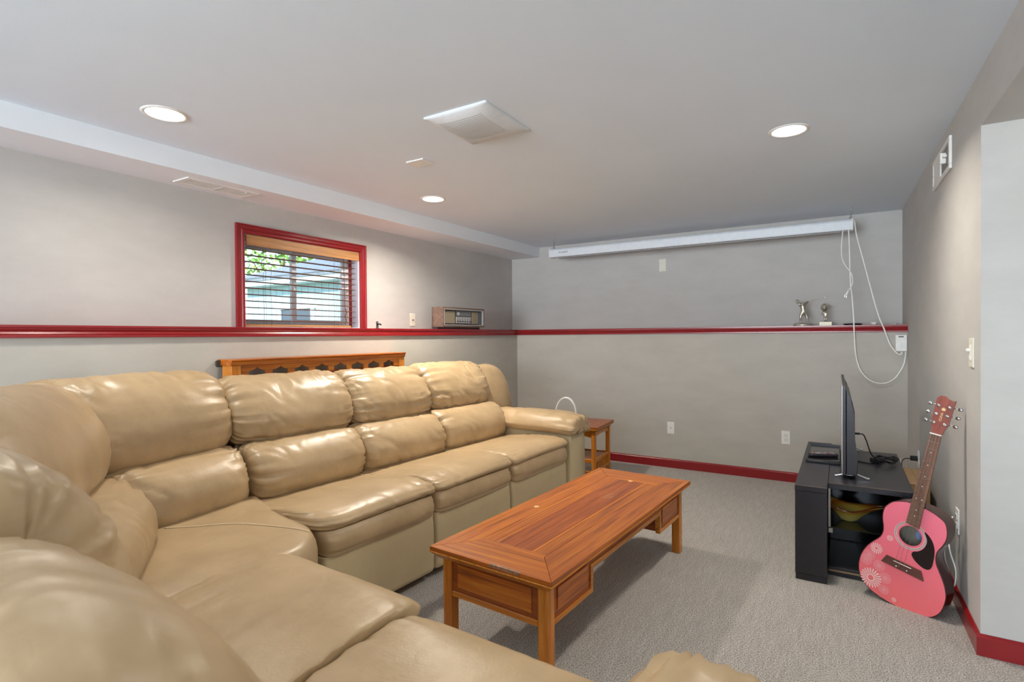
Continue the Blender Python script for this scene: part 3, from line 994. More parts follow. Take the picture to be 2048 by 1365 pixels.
g = 0.0008
obj('frame_board', quad_board([(-hx, -hy), (hx, -hy), (ix - g, -iy - g), (-ix + g, -iy - g)], ZT - .018, ZT), M['wood_x'], CT)
obj('frame_board', quad_board([(-hx, hy), (-ix + g, iy + g), (ix - g, iy + g), (hx, hy)], ZT - .018, ZT), M['wood_x'], CT)
obj('frame_board', quad_board([(hx, -hy + g * 2), (hx, hy - g * 2), (ix + g, iy), (ix + g, -iy)], ZT - .018, ZT), M['wood_y'], CT)
obj('frame_board', quad_board([(-hx, -hy + g * 2), (-ix - g, -iy), (-ix - g, iy), (-hx, hy - g * 2)], ZT - .018, ZT), M['wood_y'], CT)
# inner field: pale border strips, planks, and a darker centre plank
st = 0.022
xs = [-ix, -ix + .105, -ix + .105 + st, ix - st * 1.0 - .0, ix]
x_edges = [(-ix + g, -.10, 'wood_y'), (-.10 + g, -.086, 'wood_strip_y'), (-.086 + g, -.002, 'wood_dark_y'), (-.002 + g, .085, 'wood_dark_y'), (.085 + g, .099, 'wood_strip_y'), (.099 + g, ix - g, 'wood_y')]
for a, b, mt in x_edges:
    obj('top_plank', quad_board([(a, -iy + st + g), (b, -iy + st + g), (b, iy - st - g), (a, iy - st - g)], ZT - .018, ZT - .0006, .001), M[mt], CT)
for s in (-1, 1):
    y0, y1 = sorted((s * (iy - st), s * (iy - g)))
    obj('border_strip', quad_board([(-ix + g, y0), (ix - g, y0), (ix - g, y1), (-ix + g, y1)], ZT - .018, ZT - .0003, .001), M['wood_strip_x'], CT)


def edge_mould():
    prof = [(0.0, ZT - .018), (0.002, ZT - .022), (-.006, ZT - .030), (-.022, ZT - .046), (-.030, ZT - .052), (-.05, ZT - .052), (-.05, ZT - .018)]
    bm = B(); rings = []
    for d, z in prof:
        rings.append([bm.verts.new((sx * (hx + d), sy_ * (hy + d), z)) for sx, sy_ in ((-1, -1), (1, -1), (1, 1), (-1, 1))])
    for i in range(len(prof)):
        a, b = rings[i], rings[(i + 1) % len(prof)]
        for k in range(4):
            bm.faces.new((a[k], a[(k + 1) % 4], b[(k + 1) % 4], b[k]))
    return bm


obj('edge_moulding', edge_mould(), M['wood_edge_y'], CT, label='honey coloured bevelled edge moulding')
LX, LY, LW = 0.236, 0.742, 0.0235    # leg centres and half width
for sx in (-1, 1):
    for s_ in (-1, 1):
        bm = B(); box(bm, (sx * LX - LW, s_ * LY - LW, 0), (sx * LX + LW, s_ * LY + LW, ZT - .05), .003); obj('leg', bm, M['wood_z'], CT)
za1, za0, zm = ZT - .052, 0.215, 0.318
# end aprons
for s in (-1, 1):
    yf = s * (LY + LW - .008)
    y0, y1 = sorted((yf, yf - s * .014))
    bm = B(); box(bm, (-LX + LW, y0, za0 + .02), (LX - LW, y1, za1)); obj('end_panel', bm, M['wood_dark_x'], CT)
    y0, y1 = sorted((yf + s * .006, yf - s * .02))
    bm = B(); box(bm, (-LX + LW, y0, za0), (LX - LW, y1, za0 + .024), .003); obj('lower_rail', bm, M['wood_edge_x'], CT)
    y0, y1 = sorted((yf + s * .004, yf))
    bm = B(); box(bm, (-LX + LW + .03, y0, za0 + .042), (LX - LW - .03, y1, za1 - .016), .002); obj('raised_panel', bm, M['wood_x'], CT)
# long sides with the step
DWl = 0.30
for s in (-1, 1):
    xf = s * (LX + LW - .008)
    x0, x1 = sorted((xf, xf - s * .014))
    yA, yB_ = -LY + LW, LY - LW
    bm = B()
    prism(bm, [(yA, za0 + .012), (yA + DWl, za0 + .012), (yA + DWl, zm + .012), (yB_ - DWl, zm + .012), (yB_ - DWl, za0 + .012), (yB_, za0 + .012), (yB_, za1), (yA, za1)], 'x', x0, x1)
    obj('side_apron', bm, M['wood_dark_y'], CT)
    x0, x1 = sorted((xf + s * .006, xf - s * .02))
    t = .02
    bm = B()
    prism(bm, [(yA, za0), (yA + DWl + t, za0), (yA + DWl + t, zm), (yB_ - DWl - t, zm), (yB_ - DWl - t, za0), (yB_, za0), (yB_, za0 + t),
               (yB_ - DWl, za0 + t), (yB_ - DWl, zm + t), (yA + DWl, zm + t), (yA + DWl, za0 + t), (yA, za0 + t)], 'x', x0, x1)
    bmesh.ops.bevel(bm, geom=list(bm.edges), offset=.002, segments=1, affect='EDGES')
    obj('stepped_rail', bm, M['wood_edge_y'], CT)
    x0, x1 = sorted((xf + s * .005, xf))
    for y0, y1 in ((yA + .03, yA + DWl - .025), (yB_ - DWl + .025, yB_ - .03)):
        bm = B(); box(bm, (x0, y0, za0 + .045), (x1, y1, za1 - .022), .002); obj('drawer_front', bm, M['wood_y'], CT)
    # inner side of each drawer box
    for y in (yA + DWl + .002, yB_ - DWl - .016):
        bm = B(); box(bm, (min(s * .1, xf - s * .014), y, za0 + .01), (max(s * .1, xf - s * .014), y + .014, za1)); obj('drawer_side', bm, M['wood_dark_x'], CT)


def blot(cx, cy_, rx, ry, z, m, name='worn_patch', parent=CT, n=20, seed=1):
    rnd = random.Random(seed); bm = B()
    vs = [bm.verts.new((cx + rx * (1 + .15 * rnd.uniform(-1, 1)) * math.cos(2 * PI * i / n), cy_ + ry * (1 + .15 * rnd.uniform(-1, 1)) * math.sin(2 * PI * i / n), z)) for i in range(n)]
    bm.faces.new(vs)
    return obj(name, bm, m, parent)


blot(-.205, -.117, .013, .017, ZT + .0004, M['wood_worn'])
blot(.002, .602, .013, .017, ZT + .0004, M['wood_worn'], seed=2)
bm = B()
for a, b in (((-.005, .215), (.052, .228)), ((-.002, .245), (.05, .255)), ((.01, .265), (.03, .31))):
    a, b = Vector(a), Vector(b); d = (b - a).normalized(); p = Vector((-d.y, d.x)) * .0012
    bm.faces.new([bm.verts.new((q.x, q.y, ZT + .0003)) for q in (a - p, b - p, b + p, a + p)])
obj('scratch', bm, M['white_chip'], CT)
bm = B(); box(bm, (.02, -hy - .0008, ZT - .012), (.16, -hy + .012, ZT + .0004), .0005); obj('worn_edge', bm, plain('chipped_finish', (150, 110, 84), .5, 0, .5, .5, 120), CT)

# ----------------------------------------------------------------- end table
ET = empty('end_table', (-2.055, 4.525, 0), 'square orange wood end table behind the sofa arm near back wall', 'table', math.radians(4.0))
e = 0.245; ez = 0.505
obj('table_top', quad_board([(-e, -e), (e, -e), (e, e), (-e, e)], ez - .02, ez, .004), M['wood_dark_y'], ET)
bm = B()
rr = []
for d, z in [(0.0, ez - .02), (.001, ez - .026), (-.012, ez - .036), (-.026, ez - .05), (-.06, ez - .05), (-.06, ez - .02)]:
    rr.append([bm.verts.new((a * (e + d), b * (e + d), z)) for a, b in ((-1, -1), (1, -1), (1, 1), (-1, 1))])
for i in range(6):
    for k in range(4):
        bm.faces.new((rr[i][k], rr[i][(k + 1) % 4], rr[(i + 1) % 6][(k + 1) % 4], rr[(i + 1) % 6][k]))
obj('edge_moulding', bm, M['wood_edge_y'], ET)
lx = e - .045
for a in (-1, 1):
    for b in (-1, 1):
        bm = B(); box(bm, (a * lx - .018, b * lx - .018, 0), (a * lx + .018, b * lx + .018, ez - .05), .003); obj('leg', bm, M['wood_z'], ET)
arch = [(-lx, ez - .05), (lx, ez - .05), (lx, ez - .115)] + [(lx * math.cos(t), ez - .115 + .03 * math.sin(t)) for t in np.linspace(.25, PI - .25, 10)] + [(-lx, ez - .115)]
for a in (-1, 1):
    bm = B(); prism(bm, arch, 'x', a * lx - .008, a * lx + .008); obj('arched_apron', bm, M['wood_edge_y'], ET)
    bm = B(); prism(bm, arch, 'y', a * lx - .008, a * lx + .008); obj('arched_apron', bm, M['wood_edge_x'], ET)
bm = B(); box(bm, (-lx, -lx, .195), (lx, lx, .207)); obj('lower_shelf', bm, M['wood_dark_y'], ET)
for a in (-1, 1):
    for z0, z1 in ((.185, .215), (.09, .112)):
        bm = B(); box(bm, (a * lx - .011, -lx, z0), (a * lx + .011, lx, z1), .002); obj('rail', bm, M['wood_edge_y'], ET)
        bm = B(); box(bm, (-lx, a * lx - .011, z0), (lx, a * lx + .011, z1), .002); obj('rail', bm, M['wood_edge_x'], ET)
    for k in (-.1, -.03, .04, .11):
        bm = B(); box(bm, (a * lx - .008, k - .008, .11), (a * lx + .008, k + .008, .187)); obj('fret_bar', bm, M['wood_z'], ET)
        bm = B(); box(bm, (k - .008, a * lx - .008, .11), (k + .008, a * lx + .008, .187)); obj('fret_bar', bm, M['wood_z'], ET)

# white handled basket on the end table
BK = empty('white_basket', (-2.17, 4.47, ez), 'white arched handle of a small basket on the end table behind the sofa arm', 'basket', math.radians(8))
bm = B(); lathe(bm, [(.07, 0.0), (.085, .03), (.098, .07), (.101, .072), (.098, .074), (.092, .07), (.08, .03), (.066, .006), (0, .006)], 28); obj('bowl', bm, M['white'], BK, True)
for off in (-.012, .012):
    pts = [(.098 * math.cos(t), off * math.sin(t), .065 + .155 * math.sin(t)) for t in np.linspace(0, PI, 28)]
    bm = B(); tube(bm, pts, .0065, 8); obj('handle', bm, M['white'], BK, True)

# ------------------------------------------------- carved console behind sofa
CN = empty('carved_console', (-3.075, 2.5, 0), 'orange wood console with scalloped fretwork top edge between sofa and left wall', 'console')
cy0, cy1, czt = 1.84, 3.235, 1.172
bm = B(); prism(bm, [(-3.168, czt), (-3.02, czt), (-3.018, czt - .006), (-3.026, czt - .016), (-3.03, czt - .036), (-3.168, czt - .036)], 'y', cy0 - .035, cy1 + .03)
obj('top_rail', bm, M['wood_y'], CN, world=True)
nsc = 8
zb, zt_ = czt - .105, czt - .036
poly = [(cy0, zt_), (cy1, zt_), (cy1, zb)]
w = (cy1 - cy0 - .12) / nsc
for i in range(nsc - 1, -1, -1):
    c = cy0 + .06 + (i + .5) * w
    for fx, fz in [(.36, 0), (.36, .032), (.24, .034), (.13, .040), (.05, .047), (0, .054), (-.05, .047), (-.13, .040), (-.24, .034), (-.36, .032), (-.36, 0)]:
        poly.append((c + fx * w, zb + fz))
poly.append((cy0, zb))
bm = B(); prism(bm, poly, 'x', -3.055, -3.043); obj('scalloped_rail', bm, M['wood_strip_y'], CN, world=True)
for y in (cy0, cy1):
    bm = B(); box(bm, (-3.13, y - .03, 0), (-3.035, y + .03, czt - .036), .003); obj('post', bm, M['wood_z'], CN, world=True)
bm = B(); box(bm, (-3.13, cy0, .1), (-3.118, cy1, zb + .0)); obj('back_panel', bm, M['wood_dark_y'], CN, world=True)
bm = B(); box(bm, (-3.11, cy0 + .03, .55), (-3.04, cy1 - .03, .57)); obj('shelf', bm, M['wood_dark_y'], CN, world=True)
bm = B(); prism(bm, [(-3.15, czt - .012), (-3.135, czt - .004), (-3.135, czt - .045), (-3.15, czt - .035)], 'y', cy0 - .06, cy0 - .02)
obj('scroll_end', bm, M['slot'], CN, world=True)

# ----------------------------------------------------------------- the radio
RD = empty('tabletop_radio', (-3.245, 4.29, ZL1), 'brown vintage tabletop radio standing on the red ledge of left wall', 'radio', math.radians(-1.0))
rx0, rx1, ry, rz0, rz1 = -.075, .06, .333, .022, .212
bm = B()
t = .016
for lo, hi in [((rx0, -ry, rz0), (rx1, ry, rz0 + t)), ((rx0, -ry, rz1 - t), (rx1, ry, rz1)), ((rx0, -ry, rz0 + t), (rx1, -ry + t, rz1 - t)), ((rx0, ry - t, rz0 + t), (rx1, ry, rz1 - t)), ((rx0, -ry, rz0), (rx0 + .01, ry, rz1))]:
    box(bm, lo, hi)
obj('case', bm, M['radio_case'], RD)
bm = B(); box(bm, (rx0 + .03, -ry + t, rz0 + t), (rx1 - .02, ry - t, rz1 - t)); obj('front_panel', bm, M['radio_black'], RD)
bm = B()
for lo, hi in [((rx1 - .022, -ry + t, rz0 + t), (rx1 + .002, ry - t, rz0 + t + .008)), ((rx1 - .022, -ry + t, rz1 - t - .008), (rx1 + .002, ry - t, rz1 - t)), ((rx1 - .022, -ry + t, rz0 + t), (rx1 + .002, -ry + t + .008, rz1 - t)), ((rx1 - .022, ry - t - .008, rz0 + t), (rx1 + .002, ry - t, rz1 - t))]:
    box(bm, lo, hi)
obj('bezel', bm, M['silver'], RD)
xp = rx1 - .0195
for y0, y1 in ((-.295, -.13), (.14, .25)):
    bm = B(); box(bm, (xp - .002, y0, rz0 + .035), (xp + .003, y1, rz1 - .035), .001); obj('speaker_grille', bm, M['radio_grille'], RD)
bm = B(); box(bm, (xp - .002, .262, rz0 + .03), (xp + .006, .30, rz1 - .03), .002); obj('side_panel', bm, plain('blue_grey', (78, 84, 92), .4), RD)
bm = B(); box(bm, (xp - .002, -.115, .125), (xp + .004, .125, rz1 - .03), .001); obj('dial', bm, M['dial'], RD)
for z in (.14, .152, .164):
    bm = B(); box(bm, (xp + .003, -.05, z), (xp + .0048, .12, z + .0025)); obj('dial_scale', bm, M['silver'], RD)
bm = B(); prism(bm, [(.018 * math.cos(a) - .085, .152 + .018 * math.sin(a)) for a in np.linspace(0, 2 * PI, 16)[:-1]], 'x', xp + .003, xp + .012); obj('tuning_knob', bm, M['silver'], RD)
bm = B(); box(bm, (xp - .002, -.115, .06), (xp + .004, .125, .122), .001); obj('control_strip', bm, M['silver'], RD)
for k in range(6):
    y = -.095 + k * .04
    bm = B(); box(bm, (xp + .004, y - .008, .072), (xp + .012, y + .008, .082), .001); kn = obj('slide_knob', bm, M['radio_black'], RD)
    bm = B(); box(bm, (xp + .0035, y - .0015, .084), (xp + .0055, y + .0015, .11)); obj('slide_slot', bm, M['radio_black'], RD)
bm = B(); box(bm, (rx0 + .02, -ry + .06, 0), (rx1 - .02, ry - .06, rz0)); obj('plinth', bm, M['radio_black'], RD)

# small bracket and cable end on the ledge
SB = empty('cable_bracket', (-3.24, 3.17, ZL1), 'small metal cable bracket standing on the left red ledge beside window', 'bracket')
bm = B(); box(bm, (-.008, -.02, 0), (.008, .02, .004)); box(bm, (-.002, -.015, .004), (.002, .01, .06), .001); obj('angle_plate', bm, M['steel'], SB)
bm = B(); tube(bm, [(.002, -.003, .04), (.02, .012, .036), (.026, .018, .03)], .006, 8); obj('connector', bm, M['black_cable'], SB)


# ------------------------------------------------------------ plates on walls
def plate(name, loc, normal_rot, w, h, label, cat, kind, group=None, m='white', tilt=0):
    """wall plate in local XZ plane facing -Y, then rotated about Z"""
    p = empty(name, loc, label, cat, normal_rot, group)
    bm = B(); box(bm, (-w / 2, -.006, -h / 2), (w / 2, 0, h / 2), .003, 2); obj('cover', bm, M[m], p)
    if kind == 'jack':
        bm = B(); tube(bm, [(0, -.004, 0), (0, -.014, 0)], .0055, 12); obj('socket', bm, M['steel'], p)
        bm = B(); tube(bm, [(0, -.0135, 0), (0, -.0150, 0)], .0022, 8); obj('pin_hole', bm, M['slot'], p)
    if kind == 'duplex':
        for z in (-.02, .02):
            bm = B(); box(bm, (-.0165, -.009, z - .0145), (.0165, -.005, z + .0145), .003, 2); f = obj('outlet_face', bm, M[m], p)
            bm = B(); box(bm, (-.0078, -.0098, z - .004), (-.0052, -.0088, z + .007)); box(bm, (.0052, -.0098, z - .003), (.0078, -.0088, z + .006)); tube(bm, [(0, -.0088, z - .009), (0, -.0098, z - .009)], .0024, 8)
            obj('slots', bm, M['slot'], f)
        bm = B(); tube(bm, [(0, -.005, 0), (0, -.008, 0)], .003, 8); obj('screw', bm, M['steel'], p)
    if kind in ('jack', 'switch', 'blank'):
        for z in (-h / 2 + .012, h / 2 - .012):
            bm = B(); tube(bm, [(0, -.005, z), (0, -.0072, z)], .0028, 8); obj('screw', bm, M[m], p)
    if kind == 'switch':
        bm = B(); box(bm, (-.013, -.010, -.033), (.013, -.005, .033), .002); f = obj('slide_bezel', bm, M[m], p)
        bm = B(); box(bm, (-.006, -.0108, -.028), (.006, -.0095, .026)); obj('slide_track', bm, M['white_metal'], f)
        bm = B(); box(bm, (-.011, -.021, .006), (.011, -.010, .018), .002); obj('slider', bm, M['white'], f)
    return p


plate('cable_wall_plate', (-1.428, YBL, .388), 0, .07, .117, 'white cable jack plate low on back wall, nearer the end table', 'wall plate', 'jack')
plate('duplex_outlet', (-.425, YBL, .386), 0, .07, .117, 'white duplex outlet low on back wall beside the black media stand', 'outlet', 'duplex')
plate('blank_wall_plate', (-1.612, YB, 2.03), 0, .073, .132, 'pale blank plate high on back wall under the projector screen', 'wall plate', 'blank', m='ivory')
plate('cable_wall_plate', (XL, 3.847, 1.457), PI / 2, .07, .12, 'ivory cable jack plate on left wall between window and radio', 'wall plate', 'jack', m='ivory')
rw = -PI / 2 + 0.0127
plate('dimmer_switch', (XR(2.97), 2.97, 1.2126), rw, .08, .125, 'white slide dimmer switch on the right wall by its outer corner', 'switch', 'switch', m='ivory')
plate('duplex_outlet', (XR(3.27), 3.27, .405), rw, .07, .117, 'white outlet on the right wall just behind the pink guitar', 'outlet', 'duplex')
p = plate('duplex_outlet', (XR(4.62), 4.62, .425), rw, .07, .117, 'white outlet with black plug on right wall behind the black media stand', 'outlet', 'duplex')
bm = B(); box(bm, (-.014, -.05, -.012), (.014, -.008, .02), .004); pl = obj('black_plug', bm, M['black_cable'], p)
bm = B(); tube(bm, spline([(0, -.05, 0), (0.01, -.085, -.005), (.03, -.10, -.05), (.05, -.07, -.2), (.05, -.05, -.42)], 6), .003, 6); obj('plug_lead', bm, M['black_cable'], pl, True)
bm = B(); box(bm, (.0, -.105, -.04), (.025, -.1035, .0)); obj('cord_tag', bm, M['white'], pl)
# white cords hanging from the outlet behind the guitar
for k, (yy, pts) in enumerate([(3.255, [(0, .425), (-.02, .40), (.02, .36), (-.05, .28), (-.075, .20), (-.05, .12), (.03, .085)]), (3.285, [(0.02, .385), (.04, .36), (.06, .30), (.07, .2), (.09, .12), (.12, .09)])]):
    bm = B()
    xx = XR(3.27)
    tube(bm, spline([(xx - .010 - (.03 if 0 < q < 4 else .012), yy + dy, z) for q, (dy, z) in enumerate(pts)], 7), .0034, 6)
    o = obj('white_power_cable', bm, M['white_cord'], None, True)
    origin_to(o, (xx - .02, yy, .3))
    set_props(o, ('white cable looping down the right wall behind the guitar waist', 'straighter white cable hanging from the outlet hidden behind the guitar')[k], 'cable')

# open vent frame high on the right wall
V = empty('wall_vent', (XR(3.69), 3.69, 2.20), 'white rectangular vent frame with open half high on right wall', 'vent', rw)
VW, VH = .262, .082
bm = B()
for lo, hi in [((-VW, -.012, -VH), (VW, 0, -VH + .022)), ((-VW, -.012, VH - .022), (VW, 0, VH)), ((-VW, -.012, -VH + .022), (-VW + .03, 0, VH - .022)), ((VW - .03, -.012, -VH + .022), (VW, 0, VH - .022))]:
    box(bm, lo, hi, .002)
obj('frame', bm, M['white'], V)
bm = B(); box(bm, (-VW + .03, -.009, -VH + .022), (-.02, -.002, VH - .022)); obj('cover_panel', bm, M['white'], V)
bm = B(); box(bm, (-.02, -.003, -VH + .022), (VW - .03, -.001, VH - .022)); obj('opening', bm, plain('vent_grey', (140, 138, 134), .7), V)
bm = B(); box(bm, (.08, -.02, .005), (.15, -.003, .018), .002); box(bm, (.105, -.028, -.02), (.12, -.003, .035), .002); obj('lever', bm, M['white'], V)
bm = B(); tube(bm, [(-VW + .015, -.011, 0), (-VW + .015, -.014, 0)], .004, 8); obj('screw', bm, M['steel'], V)

# --------------------------------------------------------- ceiling furniture
lamp_labels = ['round recessed ceiling light nearest the camera, beside the soffit register', 'round recessed ceiling light over the far sofa seats near the soffit', 'round recessed ceiling light on the right half of ceiling above media stand']
for (x, y, pw), lb in zip([(-2.697, 1.303, 2.6), (-2.664, 3.197, 10.0), (-.235, 3.128, 4.6)], lamp_labels):
    L_ = empty('recessed_light', (x, y, ZC), lb, 'ceiling light')
    bm = B(); lathe(bm, [(.078, 0.0), (.078, -.004), (.086, -.006), (.094, -.004), (.097, 0.0)], 40, cap=False); obj('trim_ring', bm, M['white'], L_, True)
    bm = B(); lathe(bm, [(0, -.0042), (.040, -.0040), (.0785, -.0022), (.0785, -.001), (0, -.001)], 40); obj('lens', bm, M['lamp'], L_, True, label='glowing white lens')
    d = bpy.data.lights.new('downlight', 'AREA'); d.shape = 'DISK'; d.size = 0.15; d.energy = pw; d.color = LAMP_C; d.spread = math.radians(150)
    lo_ = bpy.data.objects.new('downlight', d); COL.objects.link(lo_); lo_.location = (x, y, ZC - .008)

F = empty('ceiling_exhaust_fan', (-1.532, 2.19, ZC), 'square white exhaust fan cover with fine louvres on the ceiling', 'fan')
FHX, FHY = .182, .203
dome = lambda u, v: -.007 - .036 * (1 - abs(u) ** 3.2) * (1 - abs(v) ** 3.2)
bm = B(); NG = 28
gv = [[bm.verts.new((FHX * u, FHY * v, dome(u, v))) for u in np.linspace(-1, 1, NG + 1)] for v in np.linspace(-1, 1, NG + 1)]
for a in range(NG):
    for b in range(NG):
        bm.faces.new((gv[a][b], gv[a + 1][b], gv[a + 1][b + 1], gv[a][b + 1]))
loop = [gv[0][k] for k in range(NG)] + [gv[k][NG] for k in range(NG)] + [gv[NG][k] for k in range(NG, 0, -1)] + [gv[k][0] for k in range(NG, 0, -1)]
top = [bm.verts.new((v.co.x * .985, v.co.y * .985, 0)) for v in loop]
for k in range(len(loop)):
    q = (k + 1) % len(loop)
    bm.faces.new((loop[k], loop[q], top[q], top[k]))
fc = obj('cover', bm, M['fan_white'], F, True)
fc.data.shade_smooth()
mlv = plain('louvre_shadow', (176, 178, 178), .8)
for i in range(19):
    v0_ = -.72 + i * .058
    bm = B(); us = np.linspace(-.74, .66, 11)
    ra = [bm.verts.new((FHX * u, FHY * v0_, dome(u, v0_) - .0004)) for u in us]; rb = [bm.verts.new((FHX * u, FHY * (v0_ + .022), dome(u, v0_ + .022) - .0004)) for u in us]
    rc = [bm.verts.new((FHX * u, FHY * (v0_ + .022), dome(u, v0_ + .022) + .002)) for u in us]
    for k in range(10):
        bm.faces.new((ra[k], ra[k + 1], rb[k + 1], rb[k])); bm.faces.new((rb[k], rb[k + 1], rc[k + 1], rc[k]))
    obj('louvre_slot', bm, mlv, F)
bm = B(); box(bm, (-2.235, 2.43, ZC - .008), (-2.10, 2.535, ZC), .002)
o = set_props(obj('ceiling_cover_plate', bm, M['white'], None), 'small flat white cover plate on the ceiling beyond the exhaust fan', 'cover plate')
origin_to(o, (-2.167, 2.48, ZC))
RG = empty('soffit_register', (-3.305, 1.90, ZS), 'white air register with two louvre banks under the left soffit', 'register', math.radians(.7))
bm = B()
for lo, hi in [((-.085, -.225, -.007), (.085, -.195, 0)), ((-.085, .195, -.007), (.085, .225, 0)), ((-.085, -.195, -.007), (-.058, .195, 0)), ((.058, -.195, -.007), (.085, .195, 0)), ((-.058, -.008, -.007), (.058, .008, 0))]:
    box(bm, lo, hi, .002)
obj('frame', bm, M['white'], RG)
lv = None
for bank in (-1, 1):
    for i in range(9):
        if lv is None:
            bm = B(); box(bm, (-.0045, -.0925, -.0012), (.0045, .0925, .0012)); s = obj('louvre', bm, M['white'], RG); lv = s.data
        else:
            s = obj('louvre', lv, None, RG)
        s.location = (-.05 + i * .0125, bank * .1015, -.004); s.rotation_euler = (0, math.radians(35), 0)
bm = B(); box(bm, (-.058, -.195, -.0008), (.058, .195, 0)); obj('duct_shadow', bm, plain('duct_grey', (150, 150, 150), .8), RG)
bm = B(); box(bm, (.062, .14, -.014), (.068, .15, -.006)); obj('damper_lever', bm, M['white'], RG)

# ---------------------------------------------------------- projector screen
PS = empty('projector_screen', (-1.32, 5.28, 2.15), 'long white rolled projector screen case hanging on chains before back wall', 'screen')
xl, xr = -2.735, .078
tiltz = lambda x: 0.0
bm = B(); prism(bm, [(5.235, 2.152), (5.232, 2.16), (5.232, 2.222), (5.24, 2.236), (5.25, 2.242), (5.315, 2.242), (5.325, 2.232), (5.325, 2.152)], 'x', xl + .012, xr - .012)
obj('case', bm, M['white_metal'], PS, world=True)
for a, b in ((xl, xl + .012), (xr - .012, xr)):
    bm = B(); box(bm, (a, 5.228, 2.148), (b, 5.33, 2.246), .003); obj('end_cap', bm, M['white'], PS, world=True)
bm = B(); box(bm, (xl + .10, 5.262, 2.138), (xr - .09, 5.30, 2.153), .004); obj('bottom_bar', bm, plain('grey_bar', (150, 148, 146), .5), PS, world=True)
text_obj('printed_name', 'AcuvisioN', .026, plain('grey_print', (84, 92, 104), .5), PS,
         Matrix.Translation(Vector((-2.565, 5.2315, 2.199)) - PS.location) @ Matrix.Rotation(PI / 2, 4, 'X'), .0003)
for x in (-2.70, .062):
    zt = ZC; z = 2.246
    ho = obj('hook', tube(B(), spline([(x, 5.285, zt), (x, 5.285, zt - .025), (x + .008, 5.285, zt - .034), (x, 5.285, zt - .042), (x - .007, 5.285, zt - .034)], 5), .0022, 6), M['steel'], PS, True, world=True)
    for k in range(4):
        c = Vector((x, 5.285, zt - .047 - k * .0165))
        a = (1, 0, 0) if k % 2 else (0, 1, 0)
        a = Vector(a)
        bm = B(); tube(bm, [c + a * (.0055 * math.cos(t)) + Vector((0, 0, .0105)) * math.sin(t) for t in np.linspace(0, 2 * PI, 15)[:-1]], .0017, 5, True)
        obj('chain_link', bm, M['steel'], PS, True, world=True)
for dx in (-.012, .012):
    pass
bm = B(); tube(bm, [(.047, 5.285, 2.246), (.062, 5.285, 2.29), (.077, 5.285, 2.246)], .0022, 6); obj('hanger_ring', bm, M['steel'], PS, True, world=True)
bm = B(); tube(bm, [(-2.715, 5.285, 2.246), (-2.70, 5.285, 2.29), (-2.685, 5.285, 2.246)], .0022, 6); obj('hanger_ring', bm, M['steel'], PS, True, world=True)

# cords of the screen and its control box
yc = 5.235
bm = B()
tube(bm, spline([(.045, 5.25, 2.155), (.05, yc, 2.0), (.053, yc, 1.86), (.058, yc - .002, 1.70), (.068, yc, 1.60), (.078, yc, 1.44), (.083, yc - .004, 1.30), (.094, yc - .01, 1.12), (.128, yc - .01, .99), (.20, yc - .012, .91), (.285, yc - .012, .896), (.355, yc - .012, .94), (.405, yc - .012, 1.03), (.421, yc - .012, 1.10), (.424, yc - .014, 1.15)], 8), .0052, 8)
PCo = obj('screen_cable', bm, M['white_cord'], None, True)
origin_to(PCo, (.1, yc, 1.6)); set_props(PCo, 'thick white cord from screen end drooping low to the control box', 'cable')
bm = B()
tube(bm, spline([(.085, 5.27, 2.235), (.10, yc, 2.10), (.135, yc, 1.94), (.19, yc, 1.69), (.245, yc, 1.45), (.285, yc - .01, 1.33), (.325, yc - .012, 1.205), (.37, yc - .012, 1.137), (.392, yc - .012, 1.128), (.402, yc - .014, 1.15)], 8), .0052, 8)
o = obj('screen_cable', bm, M['white_cord'], None, True)
origin_to(o, (.2, yc, 1.6)); set_props(o, 'white cord running slanting from the screen end straight down to the control box', 'cable')
PP = empty('screen_power_lead', (.01, yc, 1.9), 'thin white mains lead with two-prong plug dangling from the screen', 'cord')
bm = B(); tube(bm, spline([(.005, 5.25, 2.155), (-.005, yc - .008, 2.03), (-.003, yc - .008, 1.93), (.02, yc - .012, 1.86), (.062, yc - .014, 1.79), (.072, yc - .012, 1.72), (.06, yc - .012, 1.68), (.045, yc - .012, 1.655)], 8), .0042, 8); obj('lead', bm, M['white_cord'], PP, True, world=True)
bm = B(); tube(bm, [(.047, yc - .012, 1.66), (.036, yc - .012, 1.635), (.03, yc - .012, 1.622)], [.006, .011, .011], 10); tube(bm, [(.0305, yc - .012, 1.624), (.026, yc - .012, 1.612)], .015, 12); obj('plug', bm, M['white'], PP, True, world=True)
bm = B(); box(bm, (.015, yc - .014, 1.596), (.018, yc - .008, 1.614)); box(bm, (.027, yc - .014, 1.592), (.030, yc - .008, 1.612)); obj('prongs', bm, M['steel'], PP, world=True)

CB = empty('screen_control_box', (.398, YBL - .001, 1.218), 'white wall control box under the end of the back red ledge', 'control box')
bm = B(); box(bm, (-.038, -.024, -.066), (.038, 0, .066), .005, 2); obj('case', bm, M['white'], CB)
bm = B(); box(bm, (-.018, -.0252, .046), (.016, -.0235, .054), .0007); obj('slot', bm, M['slot'], CB)
for z in (-.004, -.018, -.032):
    bm = B(); box(bm, (-.004, -.0262, z - .005), (.012, -.0235, z + .005), .001); obj('button', bm, M['white_metal'], CB)

